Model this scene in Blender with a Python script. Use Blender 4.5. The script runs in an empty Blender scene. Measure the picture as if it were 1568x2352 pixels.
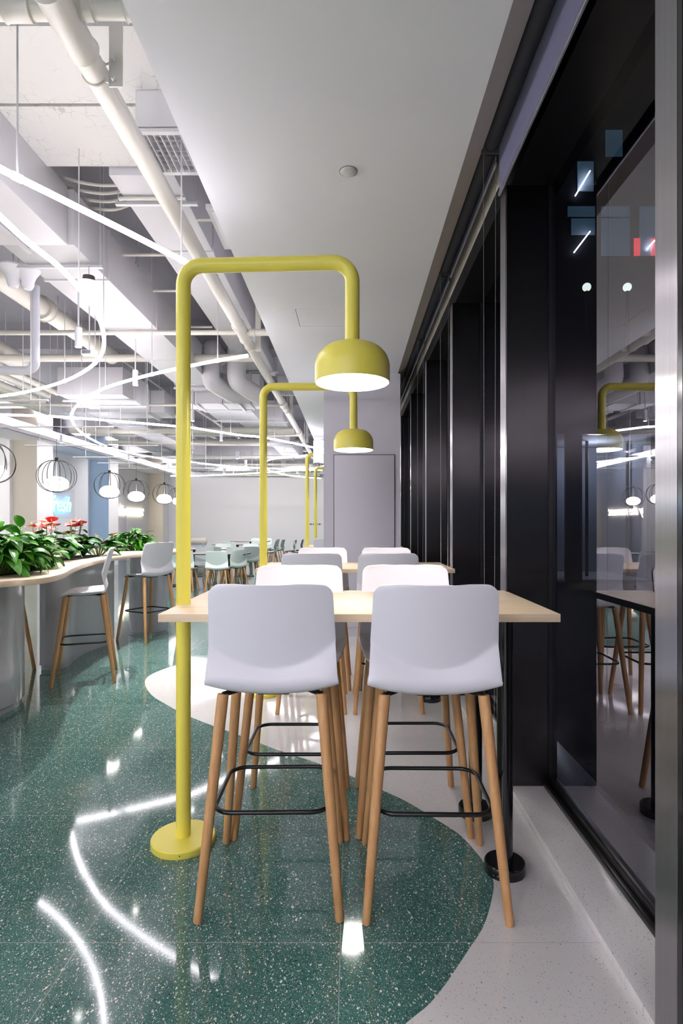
import bpy, bmesh, math, random
from mathutils import Vector, Matrix, Euler
random.seed(7)
PI = math.pi
D = bpy.data
S = bpy.context.scene
COL = S.collection

# ------------------------------------------------------------------ camera
F = 1310.0                      # focal length in pixels of the 1568 x 2352 frame
VX, VY, CH = 806.0, 1205.0, 1.40
cam_d = D.cameras.new('camera')
cam = D.objects.new('camera', cam_d)
COL.objects.link(cam)
cam.location = (0, 0, CH)
cam.rotation_euler = (PI/2, 0, 0)
cam_d.sensor_fit = 'VERTICAL'
cam_d.sensor_height = 36.0
cam_d.lens = F/2352*36.0
cam_d.shift_x = -(VX-784)/2352
cam_d.shift_y = (VY-1176)/2352
cam_d.clip_start = 0.05
cam_d.clip_end = 300
S.camera = cam

# ------------------------------------------------------------------ view, world
S.view_settings.view_transform = 'Standard'
S.view_settings.look = 'None'
S.view_settings.gamma = 1
S.view_settings.use_curve_mapping = False
S.view_settings.exposure = 2.42
S.render.engine = 'CYCLES'
S.cycles.use_denoising = True
S.cycles.adaptive_threshold = 0.02
S.cycles.max_bounces = 9
S.cycles.diffuse_bounces = 5
S.cycles.glossy_bounces = 4
S.cycles.transparent_max_bounces = 10
S.cycles.sample_clamp_indirect = 6
S.cycles.caustics_reflective = False
S.cycles.caustics_refractive = False
LED_POWER = 6.5                # radiance of the hanging white tubes
SHADE_POWER = 9.0
PENDANT_POWER = 2.6
W = D.worlds.new('world')
S.world = W
W.use_nodes = True
W.node_tree.nodes['Background'].inputs[0].default_value = (0.10, 0.13, 0.25, 1)
W.node_tree.nodes['Background'].inputs[1].default_value = 0.03

# ------------------------------------------------------------------ helpers
def lin(c):
    return tuple((v/255/12.92 if v <= 10 else ((v/255+0.055)/1.055)**2.4) for v in c) + (1,)

class NT:
    def __init__(s, name):
        s.m = D.materials.new(name); s.m.use_nodes = True
        s.t = s.m.node_tree; s.b = s.t.nodes['Principled BSDF']; s.out = s.t.nodes['Material Output']
    def n(s, typ, **kw):
        q = s.t.nodes.new(typ)
        for k, v in kw.items():
            if k.startswith('i_'):
                key = k[2:]
                key = int(key) if key.isdigit() else key.replace('_', ' ')
                q.inputs[key].default_value = v
            else:
                setattr(q, k, v)
        return q
    def l(s, a, b): s.t.links.new(a, b)
    def ramp(s, fac, stops, interp='LINEAR'):
        r = s.n('ShaderNodeValToRGB'); r.color_ramp.interpolation = interp
        e = r.color_ramp.elements
        while len(e) < len(stops): e.new(0.5)
        for q, (p, c) in zip(e, stops): q.position = p; q.color = c
        s.l(fac, r.inputs[0]); return r
    def mix(s, fac, a, b, blend='MIX'):
        q = s.n('ShaderNodeMix', data_type='RGBA', blend_type=blend)
        for k, v in ((0, fac), (6, a), (7, b)):
            if hasattr(v, 'is_output') or hasattr(v, 'links'): s.l(v, q.inputs[k])
            else: q.inputs[k].default_value = v
        return q.outputs[2]
    def math(s, op, a, b=None, c=None):
        q = s.n('ShaderNodeMath', operation=op)
        for k, v in ((0, a), (1, b), (2, c)):
            if v is None: continue
            if hasattr(v, 'links'): s.l(v, q.inputs[k])
            else: q.inputs[k].default_value = v
        return q.outputs[0]

def plain(name, rgb, rough=0.5, metal=0.0, bump=0.0, bscale=60, var=0.0, vscale=3.0, spec=0.5, coat=0.0):
    n = NT(name); b = n.b
    b.inputs['Base Color'].default_value = lin(rgb)
    b.inputs['Roughness'].default_value = rough
    b.inputs['Metallic'].default_value = metal
    b.inputs['Specular IOR Level'].default_value = spec
    b.inputs['Coat Weight'].default_value = coat
    tc = n.n('ShaderNodeTexCoord')
    nz = n.n('ShaderNodeTexNoise', i_Scale=vscale, i_Detail=3.0)
    n.l(tc.outputs['Object'], nz.inputs['Vector'])
    if var:
        c = lin(rgb); d = tuple(v*(1-var) for v in c[:3])+(1,)
        n.l(n.mix(nz.outputs['Fac'], c, d), b.inputs['Base Color'])
    if bump:
        n2 = n.n('ShaderNodeTexNoise', i_Scale=bscale, i_Detail=4.0)
        n.l(tc.outputs['Object'], n2.inputs['Vector'])
        bp = n.n('ShaderNodeBump', i_Strength=bump, i_Distance=0.004)
        n.l(n2.outputs['Fac'], bp.inputs['Height']); n.l(bp.outputs[0], b.inputs['Normal'])
    return n.m

def emit(name, rgb, power):
    n = NT(name)
    n.b.inputs['Base Color'].default_value = (0.8, 0.8, 0.8, 1)
    n.b.inputs['Emission Color'].default_value = lin(rgb)
    n.b.inputs['Emission Strength'].default_value = power
    return n.m

class MB:
    def __init__(s): s.v = []; s.f = []; s.mi = []; s.cur = 0
    def add(s, vs, fs):
        o = len(s.v); s.v += [tuple(p) for p in vs]
        for f in fs: s.f.append([i+o for i in f]); s.mi.append(s.cur)
        return s
    def box(s, x0, x1, y0, y1, z0, z1):
        vs = [(x, y, z) for z in (z0, z1) for y in (y0, y1) for x in (x0, x1)]
        return s.add(vs, [(0, 2, 3, 1), (4, 5, 7, 6), (0, 1, 5, 4), (2, 6, 7, 3), (0, 4, 6, 2), (1, 3, 7, 5)])
    def cyl(s, p0, p1, r0, r1=None, n=20, cap=True):
        r1 = r0 if r1 is None else r1
        p0 = Vector(p0); p1 = Vector(p1); a = (p1-p0).normalized()
        u = a.orthogonal().normalized(); w = a.cross(u)
        vs = []
        for p, r in ((p0, r0), (p1, r1)):
            for i in range(n):
                t = 2*PI*i/n; vs.append(p+u*(r*math.cos(t))+w*(r*math.sin(t)))
        fs = [(i, (i+1) % n, n+(i+1) % n, n+i) for i in range(n)]
        if cap: fs += [tuple(range(n-1, -1, -1)), tuple(range(n, 2*n))]
        return s.add(vs, fs)
    def tube(s, path, r, n=10, closed=False, cap=True):
        P = [Vector(p) for p in path]; m = len(P); rs = r if isinstance(r, (list, tuple)) else [r]*m
        T = []
        for i in range(m):
            if closed: t = P[(i+1) % m]-P[i-1]
            else: t = P[min(i+1, m-1)]-P[max(i-1, 0)]
            T.append(t.normalized())
        u = T[0].orthogonal().normalized(); vs = []
        for i in range(m):
            u = (u-T[i]*u.dot(T[i]))
            u = u.normalized() if u.length > 1e-6 else T[i].orthogonal().normalized()
            w = T[i].cross(u)
            for k in range(n):
                t = 2*PI*k/n; vs.append(P[i]+u*(rs[i]*math.cos(t))+w*(rs[i]*math.sin(t)))
        fs = []
        for i in range(m if closed else m-1):
            j = (i+1) % m
            for k in range(n):
                fs.append((i*n+k, i*n+(k+1) % n, j*n+(k+1) % n, j*n+k))
        if cap and not closed:
            fs += [tuple(range(n-1, -1, -1)), tuple(range((m-1)*n, m*n))]
        return s.add(vs, fs)
    def lathe(s, prof, n=40, c=(0, 0, 0), cap=False):
        vs = []
        for r, z in prof:
            for i in range(n):
                t = 2*PI*i/n; vs.append((c[0]+r*math.cos(t), c[1]+r*math.sin(t), c[2]+z))
        fs = []
        for j in range(len(prof)-1):
            for i in range(n):
                fs.append((j*n+i, j*n+(i+1) % n, (j+1)*n+(i+1) % n, (j+1)*n+i))
        if cap:
            fs += [tuple(range(n-1, -1, -1)), tuple(range((len(prof)-1)*n, len(prof)*n))]
        return s.add(vs, fs)
    def prism(s, poly, z0, z1):
        n = len(poly)
        vs = [(x, y, z0) for x, y in poly]+[(x, y, z1) for x, y in poly]
        fs = [(i, (i+1) % n, n+(i+1) % n, n+i) for i in range(n)]
        fs += [tuple(range(n-1, -1, -1)), tuple(range(n, 2*n))]
        return s.add(vs, fs)
    def mesh(s, name, mats, smooth=35, recalc=True):
        me = D.meshes.new(name); me.from_pydata(s.v, [], s.f)
        for m in (mats if isinstance(mats, (list, tuple)) else [mats]): me.materials.append(m)
        me.polygons.foreach_set('material_index', s.mi)
        if recalc:
            bm = bmesh.new(); bm.from_mesh(me); bmesh.ops.recalc_face_normals(bm, faces=bm.faces); bm.to_mesh(me); bm.free()
        if smooth:
            me.shade_smooth(); me.set_sharp_from_angle(angle=math.radians(smooth))
        return me
    def build(s, name, mats, parent=None, smooth=35, bevel=0, seg=2, recalc=True):
        o = D.objects.new(name, s.mesh(name, mats, smooth, recalc)); COL.objects.link(o)
        if parent: o.parent = parent
        if bevel:
            bake(o, [('BEVEL', dict(width=bevel, segments=seg, limit_method='ANGLE', angle_limit=math.radians(40)))])
        return o

def bake(o, mods):
    for t, kw in mods:
        m = o.modifiers.new(t.lower(), t)
        for k, v in kw.items(): setattr(m, k, v)
    bpy.context.view_layer.update()
    dg = bpy.context.evaluated_depsgraph_get()
    me = D.meshes.new_from_object(o.evaluated_get(dg))
    o.modifiers.clear(); o.data = me
    me.shade_smooth(); me.set_sharp_from_angle(angle=math.radians(35))

def tag(o, label, cat, group=None, kind=None):
    o['label'] = label; o['category'] = cat
    if group: o['group'] = group
    if kind: o['kind'] = kind
    return o
def struct(o, label=None):
    o['kind'] = 'structure'
    if label: o['label'] = label
    return o
def thing(name, label, cat, loc=(0, 0, 0), rz=0, group=None):
    o = D.objects.new(name, None); COL.objects.link(o); o.location = loc; o.rotation_euler = (0, 0, rz)
    o.empty_display_size = 0.1
    return tag(o, label, cat, group)
def dup(root, loc, rz, label, group=None):
    m = {}
    def rec(o, par):
        c = o.copy(); COL.objects.link(c); c.parent = par
        for ch in o.children: rec(ch, c)
        return c
    r = rec(root, None); r.location = loc; r.rotation_euler = (0, 0, rz); r['label'] = label
    if group: r['group'] = group
    return r
def spline(pts, per=8, closed=False):
    P = [Vector(p) for p in pts]; n = len(P); out = []
    rng = range(n) if closed else range(n-1)
    for i in rng:
        p0 = P[(i-1) % n] if (closed or i > 0) else P[0]*2-P[1]
        p1 = P[i]; p2 = P[(i+1) % n]
        p3 = P[(i+2) % n] if (closed or i < n-2) else P[-1]*2-P[-2]
        for k in range(per):
            t = k/per
            out.append(0.5*((2*p1)+(p2-p0)*t+(2*p0-5*p1+4*p2-p3)*t*t+(3*p1-p0-3*p2+p3)*t**3))
    if not closed: out.append(P[-1])
    return out
def rounded(pts, r, seg=8):
    """polyline with filleted corners"""
    P = [Vector(p) for p in pts]; out = [P[0]]
    for i in range(1, len(P)-1):
        a = (P[i-1]-P[i]).normalized(); b = (P[i+1]-P[i]).normalized()
        ang = a.angle(b); d = r/math.tan(ang/2)
        c = P[i]+(a+b).normalized()*(r/math.sin(ang/2))
        s0 = P[i]+a*d-c; s1 = P[i]+b*d-c
        for k in range(seg+1):
            out.append(c+s0.normalized().slerp(s1.normalized(), k/seg)*r)
    out.append(P[-1]); return out

# ------------------------------------------------------------------ materials
M = {}
M['white_paint'] = plain('white_paint', (214, 213, 215), 0.65, var=0.05, bump=0.12, bscale=25)
M['slab_paint'] = plain('slab_paint', (150, 149, 156), 0.8, var=0.12, bump=0.3, bscale=12)
def cracked():
    n = NT('cracked_paint'); b = n.b; tc = n.n('ShaderNodeTexCoord'); P = tc.outputs['Object']
    d = n.n('ShaderNodeTexNoise', i_Scale=9.0, i_Detail=3.0); n.l(P, d.inputs['Vector'])
    o = n.n('ShaderNodeVectorMath', operation='MULTIPLY_ADD'); n.l(d.outputs['Color'], o.inputs[0]); o.inputs[1].default_value = (0.09, 0.09, 0.09); n.l(P, o.inputs[2])
    v = n.n('ShaderNodeTexVoronoi', i_Scale=11.0, feature='DISTANCE_TO_EDGE'); n.l(o.outputs[0], v.inputs['Vector'])
    mk = n.n('ShaderNodeTexNoise', i_Scale=1.7, i_Detail=3.0); n.l(P, mk.inputs['Vector'])
    m2 = n.ramp(mk.outputs['Fac'], [(0.46, (0, 0, 0, 1)), (0.56, (1, 1, 1, 1))]).outputs[0]
    th = n.math('MULTIPLY', m2, 0.016)
    line = n.math('LESS_THAN', v.outputs['Distance'], th)
    n.l(n.mix(n.math('MULTIPLY', line, 0.5), lin((206, 205, 203)), lin((150, 140, 132))), b.inputs['Base Color']); b.inputs['Roughness'].default_value = 0.65
    return n.m
M['cracked_paint'] = cracked()
M['wall_paint'] = plain('wall_paint', (238, 236, 239), 0.7, bump=0.05)
M['soffit_paint'] = plain('soffit_paint', (236, 237, 246), 0.75, bump=0.04, bscale=8, var=0.03)
M['column_paint'] = plain('column_paint', (202, 200, 211), 0.55)
M['beige_paint'] = plain('beige_paint', (240, 230, 212), 0.7)
M['blue_paint'] = plain('blue_paint', (192, 216, 238), 0.6)  # pale blue for the near side of some pillars
M['taupe'] = plain('taupe', (214, 206, 198), 0.6)
M['dark_frame'] = plain('dark_frame', (13, 13, 15), 0.3, metal=0.0)
M['duct_paint'] = plain('duct_paint', (200, 199, 204), 0.45, var=0.08, bump=0.25, bscale=9)
M['seam'] = plain('seam', (128, 126, 130), 0.6)
M['pipe_paint'] = plain('pipe_paint', (206, 203, 194), 0.38, bump=0.08)
M['grey_pipe'] = plain('grey_pipe', (196, 198, 208), 0.35)
M['rod'] = plain('rod', (205, 205, 210), 0.4, metal=0.3)
M['white_plastic'] = plain('white_plastic', (222, 221, 229), 0.42)
M['mint_plastic'] = plain('mint_plastic', (214, 226, 222), 0.45)
M['black_metal'] = plain('black_metal', (14, 14, 16), 0.28)
M['black_paint'] = plain('black_paint', (12, 12, 14), 0.16, spec=0.6)
M['yellow'] = plain('yellow_lacquer', (230, 218, 92), 0.34, bump=0.02, bscale=300)
M['shade_inside'] = plain('shade_inside', (240, 240, 238), 0.6)
M['counter_grey'] = plain('counter_grey', (176, 176, 184), 0.14, coat=0.4)
M['dark_edge'] = plain('dark_edge', (50, 52, 60), 0.5)
M['acrylic'] = None
M['soil'] = plain('soil', (40, 30, 22), 0.9, bump=1, bscale=80)
M['tabletop_white'] = plain('tabletop_white', (214, 206, 196), 0.4)
M['grey_steel_post'] = plain('grey_steel_post', (62, 66, 78), 0.4)
M['led'] = emit('led', (255, 247, 254), LED_POWER)
M['shade_lamp'] = emit('shade_lamp', (255, 252, 248), SHADE_POWER)
M['pendant_lamp'] = emit('pendant_lamp', (255, 250, 244), PENDANT_POWER)
M['cove'] = emit('cove_strip', (255, 252, 250), 14.0)
M['neon_blue'] = emit('neon_blue', (60, 180, 255), 1.6)
M['neon_white'] = emit('neon_white', (255, 240, 214), 1.6)
M['fill_glow'] = emit('fill_glow', (255, 246, 255), 5.6)
M['spot_glow'] = emit('spot_glow', (255, 252, 246), 12.0)
M['leaf_wire'] = plain('cage_wire', (14, 13, 16), 0.4)

def acrylic():
    n = NT('acrylic'); tr = n.n('ShaderNodeBsdfTransparent'); gl = n.n('ShaderNodeBsdfGlossy', i_Roughness=0.03)
    mx = n.n('ShaderNodeMixShader', i_0=0.08); n.l(tr.outputs[0], mx.inputs[1]); n.l(gl.outputs[0], mx.inputs[2])
    n.l(mx.outputs[0], n.out.inputs[0]); return n.m
M['acrylic'] = acrylic()

def wood(name, light, dark, axis='Z', scale=14, rough=0.45):
    n = NT(name); tc = n.n('ShaderNodeTexCoord'); mp = n.n('ShaderNodeMapping')
    sc = {'Z': (1, 1, 0.06), 'X': (0.06, 1, 1), 'Y': (1, 0.06, 1)}[axis]
    mp.inputs['Scale'].default_value = sc
    n.l(tc.outputs['Object'], mp.inputs[0])
    a = n.n('ShaderNodeTexNoise', i_Scale=scale*3.0, i_Detail=5.0, i_Roughness=0.6, i_Distortion=0.4); n.l(mp.outputs[0], a.inputs['Vector'])
    b = n.n('ShaderNodeTexNoise', i_Scale=scale*14, i_Detail=2.0); n.l(mp.outputs[0], b.inputs['Vector'])
    r = n.ramp(a.outputs['Fac'], [(0.3, lin(light)), (0.7, lin(dark))])
    c = n.mix(0.18, r.outputs[0], n.ramp(b.outputs['Fac'], [(0.35, lin(light)), (0.65, lin(dark))]).outputs[0])
    n.l(c, n.b.inputs['Base Color']); n.b.inputs['Roughness'].default_value = rough
    return n.m
M['leg_wood'] = wood('beech_leg', (208, 164, 114), (178, 130, 82), 'Z', 14, 0.4)
M['table_wood'] = wood('ash_laminate', (226, 206, 178), (204, 180, 148), 'X', 9, 0.42)
M['counter_wood'] = wood('pale_oak_laminate', (226, 210, 186), (206, 184, 154), 'Y', 7, 0.42)

def leafmat(name, a, b, rough=0.28):
    n = NT(name); g = n.n('ShaderNodeObjectInfo'); geo = n.n('ShaderNodeNewGeometry')
    r = n.ramp(geo.outputs['Random Per Island'], [(0.0, lin(a)), (1.0, lin(b))])
    n.l(r.outputs[0], n.b.inputs['Base Color']); n.b.inputs['Roughness'].default_value = rough
    return n.m
M['leaf_green'] = leafmat('lily_leaf', (26, 92, 24), (88, 158, 48))
M['leaf_dark'] = leafmat('anthurium_leaf', (14, 60, 26), (60, 124, 44), 0.22)
M['stem_green'] = leafmat('stem_green', (70, 110, 40), (110, 140, 60))
M['petal_red'] = leafmat('petal_red', (214, 52, 58), (240, 92, 84), 0.25)
M['petal_orange'] = leafmat('petal_orange', (204, 96, 50), (222, 112, 60), 0.3)
M['spadix'] = plain('spadix', (238, 222, 170), 0.5)

def steel(name, rgb, rough, streak=0.25):
    n = NT(name); b = n.b
    tc = n.n('ShaderNodeTexCoord'); mp = n.n('ShaderNodeMapping'); mp.inputs['Scale'].default_value = (140, 140, 1.2)
    n.l(tc.outputs['Object'], mp.inputs[0])
    a = n.n('ShaderNodeTexNoise', i_Scale=1.0, i_Detail=3.0); n.l(mp.outputs[0], a.inputs['Vector'])
    c = lin(rgb); d = tuple(v*(1-streak) for v in c[:3])+(1,)
    n.l(n.mix(a.outputs['Fac'], c, d), b.inputs['Base Color'])
    b.inputs['Metallic'].default_value = 1.0; b.inputs['Roughness'].default_value = rough
    b.inputs['Anisotropic'].default_value = 0.97
    gg = n.n('ShaderNodeNewGeometry'); cr = n.n('ShaderNodeVectorMath', operation='CROSS_PRODUCT'); n.l(gg.outputs['True Normal'], cr.inputs[0])
    cr.inputs[1].default_value = (0, 0, 1); n.l(cr.outputs[0], b.inputs['Tangent'])
    b.inputs['Anisotropic Rotation'].default_value = 0.0
    bp = n.n('ShaderNodeBump', i_Strength=0.03, i_Distance=0.001); n.l(a.outputs['Fac'], bp.inputs['Height']); n.l(bp.outputs[0], b.inputs['Normal'])
    return n.m
M['dark_steel'] = steel('dark_brushed_steel', (74, 72, 73), 0.26)
M['bright_steel'] = steel('bright_brushed_steel', (186, 184, 188), 0.26)

def glass(name, ior=2.75, tint=(0.55, 0.56, 0.62, 1)):
    n = NT(name); tr = n.n('ShaderNodeBsdfTransparent', i_Color=tint); gl = n.n('ShaderNodeBsdfGlossy', i_Roughness=0.0)
    gl.inputs['Color'].default_value = (0.93, 0.90, 1.0, 1)
    fr = n.n('ShaderNodeFresnel', i_IOR=ior); mx = n.n('ShaderNodeMixShader')
    n.l(fr.outputs[0], mx.inputs[0]); n.l(tr.outputs[0], mx.inputs[1]); n.l(gl.outputs[0], mx.inputs[2])
    n.l(mx.outputs[0], n.out.inputs[0]); return n.m
M['glass'] = glass('window_glass')

def terrazzo(name, base, base2, chips, speck_d, rough, chip_scale, chip_amount, joint, joints=True, jcol=None):
    n = NT(name); b = n.b
    geo = n.n('ShaderNodeNewGeometry'); pos = geo.outputs['Position']
    sep = n.n('ShaderNodeSeparateXYZ'); n.l(pos, sep.inputs[0])
    dn = n.n('ShaderNodeTexNoise', i_Scale=70.0, i_Detail=2.0); n.l(pos, dn.inputs['Vector'])
    off = n.n('ShaderNodeVectorMath', operation='MULTIPLY_ADD'); n.l(dn.outputs['Color'], off.inputs[0])
    off.inputs[1].default_value = (0.012, 0.012, 0.0); n.l(pos, off.inputs[2])
    big = n.n('ShaderNodeTexNoise', i_Scale=1.2, i_Detail=3.0); n.l(pos, big.inputs['Vector'])
    col = n.mix(n.ramp(big.outputs['Fac'], [(0.35, (0, 0, 0, 1)), (0.7, (1, 1, 1, 1))]).outputs[0], lin(base), lin(base2))
    def layer(col, scale, keep, size, ramp, seed):
        mp = n.n('ShaderNodeMapping'); mp.inputs['Location'].default_value = (seed, seed*0.7, 0)
        mp.inputs['Rotation'].default_value = (0, 0, seed); mp.inputs['Scale'].default_value = (1, 0.62, 0)
        n.l(off.outputs[0], mp.inputs[0])
        v = n.n('ShaderNodeTexVoronoi', i_Scale=scale, voronoi_dimensions='2D', distance='MANHATTAN'); n.l(mp.outputs[0], v.inputs['Vector'])
        sc = n.n('ShaderNodeSeparateColor'); n.l(v.outputs['Color'], sc.inputs[0])
        on = n.math('LESS_THAN', sc.outputs[0], keep)
        th = n.math('MULTIPLY_ADD', sc.outputs[1], size, size*0.35)
        near = n.math('LESS_THAN', v.outputs['Distance'], th)
        msk = n.math('MULTIPLY', on, near)
        rc = n.ramp(sc.outputs[2], ramp)
        return n.mix(msk, col, rc.outputs[0])
    for i, (scale, keep, size, ramp) in enumerate(chips):
        col = layer(col, scale, keep, size, ramp, 1.7*i+0.6)
    if joints:
        def line(c, off0, pitch):
            t = n.math('ADD', c, -off0+pitch*40); t = n.math('DIVIDE', t, pitch); t = n.math('FRACT', t)
            t = n.math('SUBTRACT', t, 0.5); t = n.math('ABSOLUTE', t); t = n.math('SUBTRACT', 0.5, t)
            return n.math('LESS_THAN', t, joint/pitch)
        lx = line(sep.outputs[0], -0.036, 0.87); ly = line(sep.outputs[1], 1.91, 0.835)
        col = n.mix(n.math('MAXIMUM', lx, ly), col, lin(jcol))
    n.l(col, b.inputs['Base Color'])
    rn = n.n('ShaderNodeTexNoise', i_Scale=2.0, i_Detail=4.0); n.l(pos, rn.inputs['Vector'])
    n.l(n.math('MULTIPLY_ADD', rn.outputs['Fac'], 0.06, rough-0.03), b.inputs['Roughness'])
    b.inputs['Specular IOR Level'].default_value = 0.55
    return n.m
chipw = [(0.0, lin((226, 220, 208))), (0.45, lin((196, 200, 190))), (0.78, lin((186, 170, 152))), (1.0, lin((236, 234, 230)))]
chipd = [(0.0, lin((20, 40, 38))), (0.6, lin((30, 62, 58))), (1.0, lin((12, 22, 24)))]
chips_l = [(0.0, lin((120, 168, 158))), (1.0, lin((170, 190, 182)))]
M['green_floor'] = terrazzo('green_terrazzo', (60, 103, 96), (74, 114, 108),
    [(230, 0.55, 0.32, chipd), (260, 0.40, 0.26, chips_l), (170, 0.30, 0.24, chipw), (110, 0.34, 0.22, chipw), (64, 0.20, 0.21, chipw)],
    0, 0.065, 60, 0.3, 0.0012, True, (150, 160, 152))
greys = [(0.0, lin((176, 172, 168))), (0.5, lin((150, 146, 148))), (0.8, lin((206, 202, 200))), (1.0, lin((110, 106, 106)))]
M['white_floor'] = terrazzo('white_terrazzo', (206, 204, 202), (214, 211, 209),
    [(170, 0.28, 0.22, greys), (95, 0.14, 0.20, greys)], 0, 0.07, 60, 0.3, 0.0014, True, (186, 180, 172))
M['kerb_stone'] = terrazzo('kerb_terrazzo', (200, 199, 198), (208, 206, 204),
    [(220, 0.4, 0.25, greys), (120, 0.2, 0.22, greys)], 0, 0.2, 60, 0.3, 0.001, False)

# ------------------------------------------------------------------ room shell
YB, YF = -12.0, 25.6            # back and far walls
XW, XG = -8.83, 1.045          # left wall, glass plane
ZS, ZC = 4.45, 3.29            # slab, soffit
edge_px = [(930, 2352), (1000, 2290), (1070, 2190), (1113, 2120), (1133, 2043), (1128, 2010), (1114, 1984), (1077, 1939), (1047, 1911),
           (993, 1877), (937, 1843), (878, 1815), (800, 1780), (724, 1751), (639, 1723), (550, 1689), (440, 1648), (380, 1617), (348, 1596),
           (333, 1572), (340, 1554), (375, 1537), (420, 1524), (480, 1514), (600, 1492), (690, 1466), (745, 1430)]
edge = []
for x, y in edge_px:
    Y = CH*F/(y-VY); edge.append(Vector(((x-VX)*Y/F, Y, 0)))
edge = [Vector((-0.35, 1.15, 0)), Vector((-0.08, 1.4, 0))]+edge
curve = spline(edge, 6)
start = [(-0.9, 0.85, 0)]
curve = [Vector((-1.2, YB, 0)), Vector((-0.95, 0.3, 0))]+curve+[Vector((-0.25, 12, 0)), Vector((-0.2, YF, 0))]
# green side and white side as two n-gons of one floor mesh
gp = [(XW-0.3, YB)]+[(p.x, p.y) for p in curve]+[(XW-0.3, YF)]
wp = [(p.x, p.y) for p in curve]+[(1.3, YF), (1.3, YB)]
me = D.meshes.new('floor')
vs = [(x, y, 0) for x, y in gp]+[(1.3, YF, 0), (1.3, YB, 0)]
N = len(gp)
me.from_pydata(vs, [], [list(range(N-1, -1, -1)), [N, N+1]+list(range(1, N-1))])
me.materials.append(M['green_floor']); me.materials.append(M['white_floor'])
me.polygons[1].material_index = 1
bm = bmesh.new(); bm.from_mesh(me); bmesh.ops.triangulate(bm, faces=bm.faces)
for f in bm.faces:
    if f.normal.z < 0: f.normal_flip()
bm.to_mesh(me); bm.free()
fl = D.objects.new('floor', me); COL.objects.link(fl); struct(fl, 'glossy green terrazzo floor with a curved white terrazzo inlay')

def sbox(name, mat, *b, label=None, bevel=0):
    m = MB()
    for q in (b if isinstance(b[0], (tuple, list)) else [b]): m.box(*q)
    return struct(m.build(name, mat, bevel=bevel), label)
sbox('ceiling', M['slab_paint'], XW-0.3, -0.85, YB, YF+0.3, ZS, ZS+0.2, label='white painted exposed concrete ceiling slab')
sbox('wall_far', M['wall_paint'], XW-0.3, 1.3, YF, YF+0.25, 0, ZS, label='plain off-white end wall of the dining hall')
sbox('wall_back', M['wall_paint'], XW-0.3, 1.3, YB-0.25, YB, 0, ZS)
sbox('wall_left', M['wall_paint'], XW-0.25, XW, YB, YF, 0, ZS, label='off-white side wall with niches between its pillars')
# soffit with recess for the access panel
sof = sbox('ceiling_soffit', M['soffit_paint'], (-0.825, 0.585, YB, 5.0, ZC, ZS+0.2), (-0.825, -0.49, 5.0, 5.44, ZC, ZS), (-0.03, 0.585, 5.0, 5.44, ZC, ZS),
     (-0.825, 0.585, 5.44, YF, ZC, ZS+0.2), label='smooth grey-white dropped ceiling running along the windows')
hp = MB().box(-0.485, -0.035, 5.006, 5.434, ZC+0.001, ZC+0.02).build('access_panel', M['soffit_paint'])
tag(hp, 'square access panel set flush in the smooth ceiling', 'panel')
m = MB(); m.add([(0.585, YB, ZC), (0.70, YB, ZC+0.11), (0.70, YF, ZC+0.11), (0.585, YF, ZC)], [(0, 1, 2, 3)])
m.add([(0.70, YB, ZC+0.11), (0.70, YB, ZC+0.5), (0.70, YF, ZC+0.5), (0.70, YF, ZC+0.11)], [(0, 1, 2, 3)])
struct(m.build('trim_1', M['taupe']), 'taupe sloping edge strip along the ceiling beside the blinds')
sbox('trim_2', M['dark_frame'], 0.70, 1.3, YB, YF, 3.62, 3.7)
sbox('trim_3', M['taupe'], 0.835, 0.86, YB, YF, 3.30, 3.62, label='pale window head strip behind the rolled blinds')
sbox('trim_4', M['dark_frame'], 0.83, 1.10, YB, YF, 3.17, 3.30, label='black head rail of the window wall')

# pillars on the left wall
for i, (y0, side) in enumerate(((1.7, 'beige_paint'), (6.1, 'blue_paint'), (10.5, 'beige_paint'), (14.9, 'beige_paint'), (19.3, 'blue_paint'), (24.87, 'beige_paint'))):
    y1 = min(y0+0.8, YF-0.02); x0, x1, z1 = XW+0.001, -8.2, ZS
    m = MB().box(x0, x1, y0, y1, 0, z1)
    m.mi = [1 if k == 2 else 0 for k in range(6)]
    struct(m.build('wall_pillar_%d' % (i+1), [M['wall_paint'], M[side]]), 'shallow wall pillar with a %s side, %s from the end wall' % ('blue' if 'blue' in side else 'beige', ['sixth', 'fifth', 'fourth', 'third', 'second', 'first'][i]))
# bulkhead with cove strip
sbox('ceiling_bulkhead', M['wall_paint'], (XW, -7.86, YB, YF, 3.6, 3.66), (-7.9, -7.84, YB, YF, 3.6, 3.685), (XW, -8.12, YB, YF, 3.66, 3.95), label='lit ceiling bulkhead above the side wall')
cv = MB().box(-8.04, -7.97, YB+0.1, YF-0.1, 3.665, 3.680).build('cove_light', M['cove'])
tag(cv, 'white light strip lying in the trough of the ceiling bulkhead', 'light')

# main column with its panel
sbox('wall_column', M['column_paint'], -0.343, 0.615, 7.14, 8.05, 0, ZC, label='grey square column between the bar tables')
dr = thing('door_1', '', 'door', (0.165, 7.14, 0)); dr['kind'] = 'structure'; dr['label'] = 'tall grey flush door on the grey column'
m = MB().box(-0.375, 0.375, -0.022, 0.0, 0.12, 2.27); m.build('door_leaf', M['column_paint'], dr, bevel=0.002)
m = MB().box(-0.383, -0.375, -0.012, 0.0, 0.12, 2.278).box(0.375, 0.383, -0.012, 0.0, 0.12, 2.278).box(-0.375, 0.375, -0.012, 0.0, 2.27, 2.278)
m.build('shadow_gap', M['black_metal'], dr)

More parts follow.
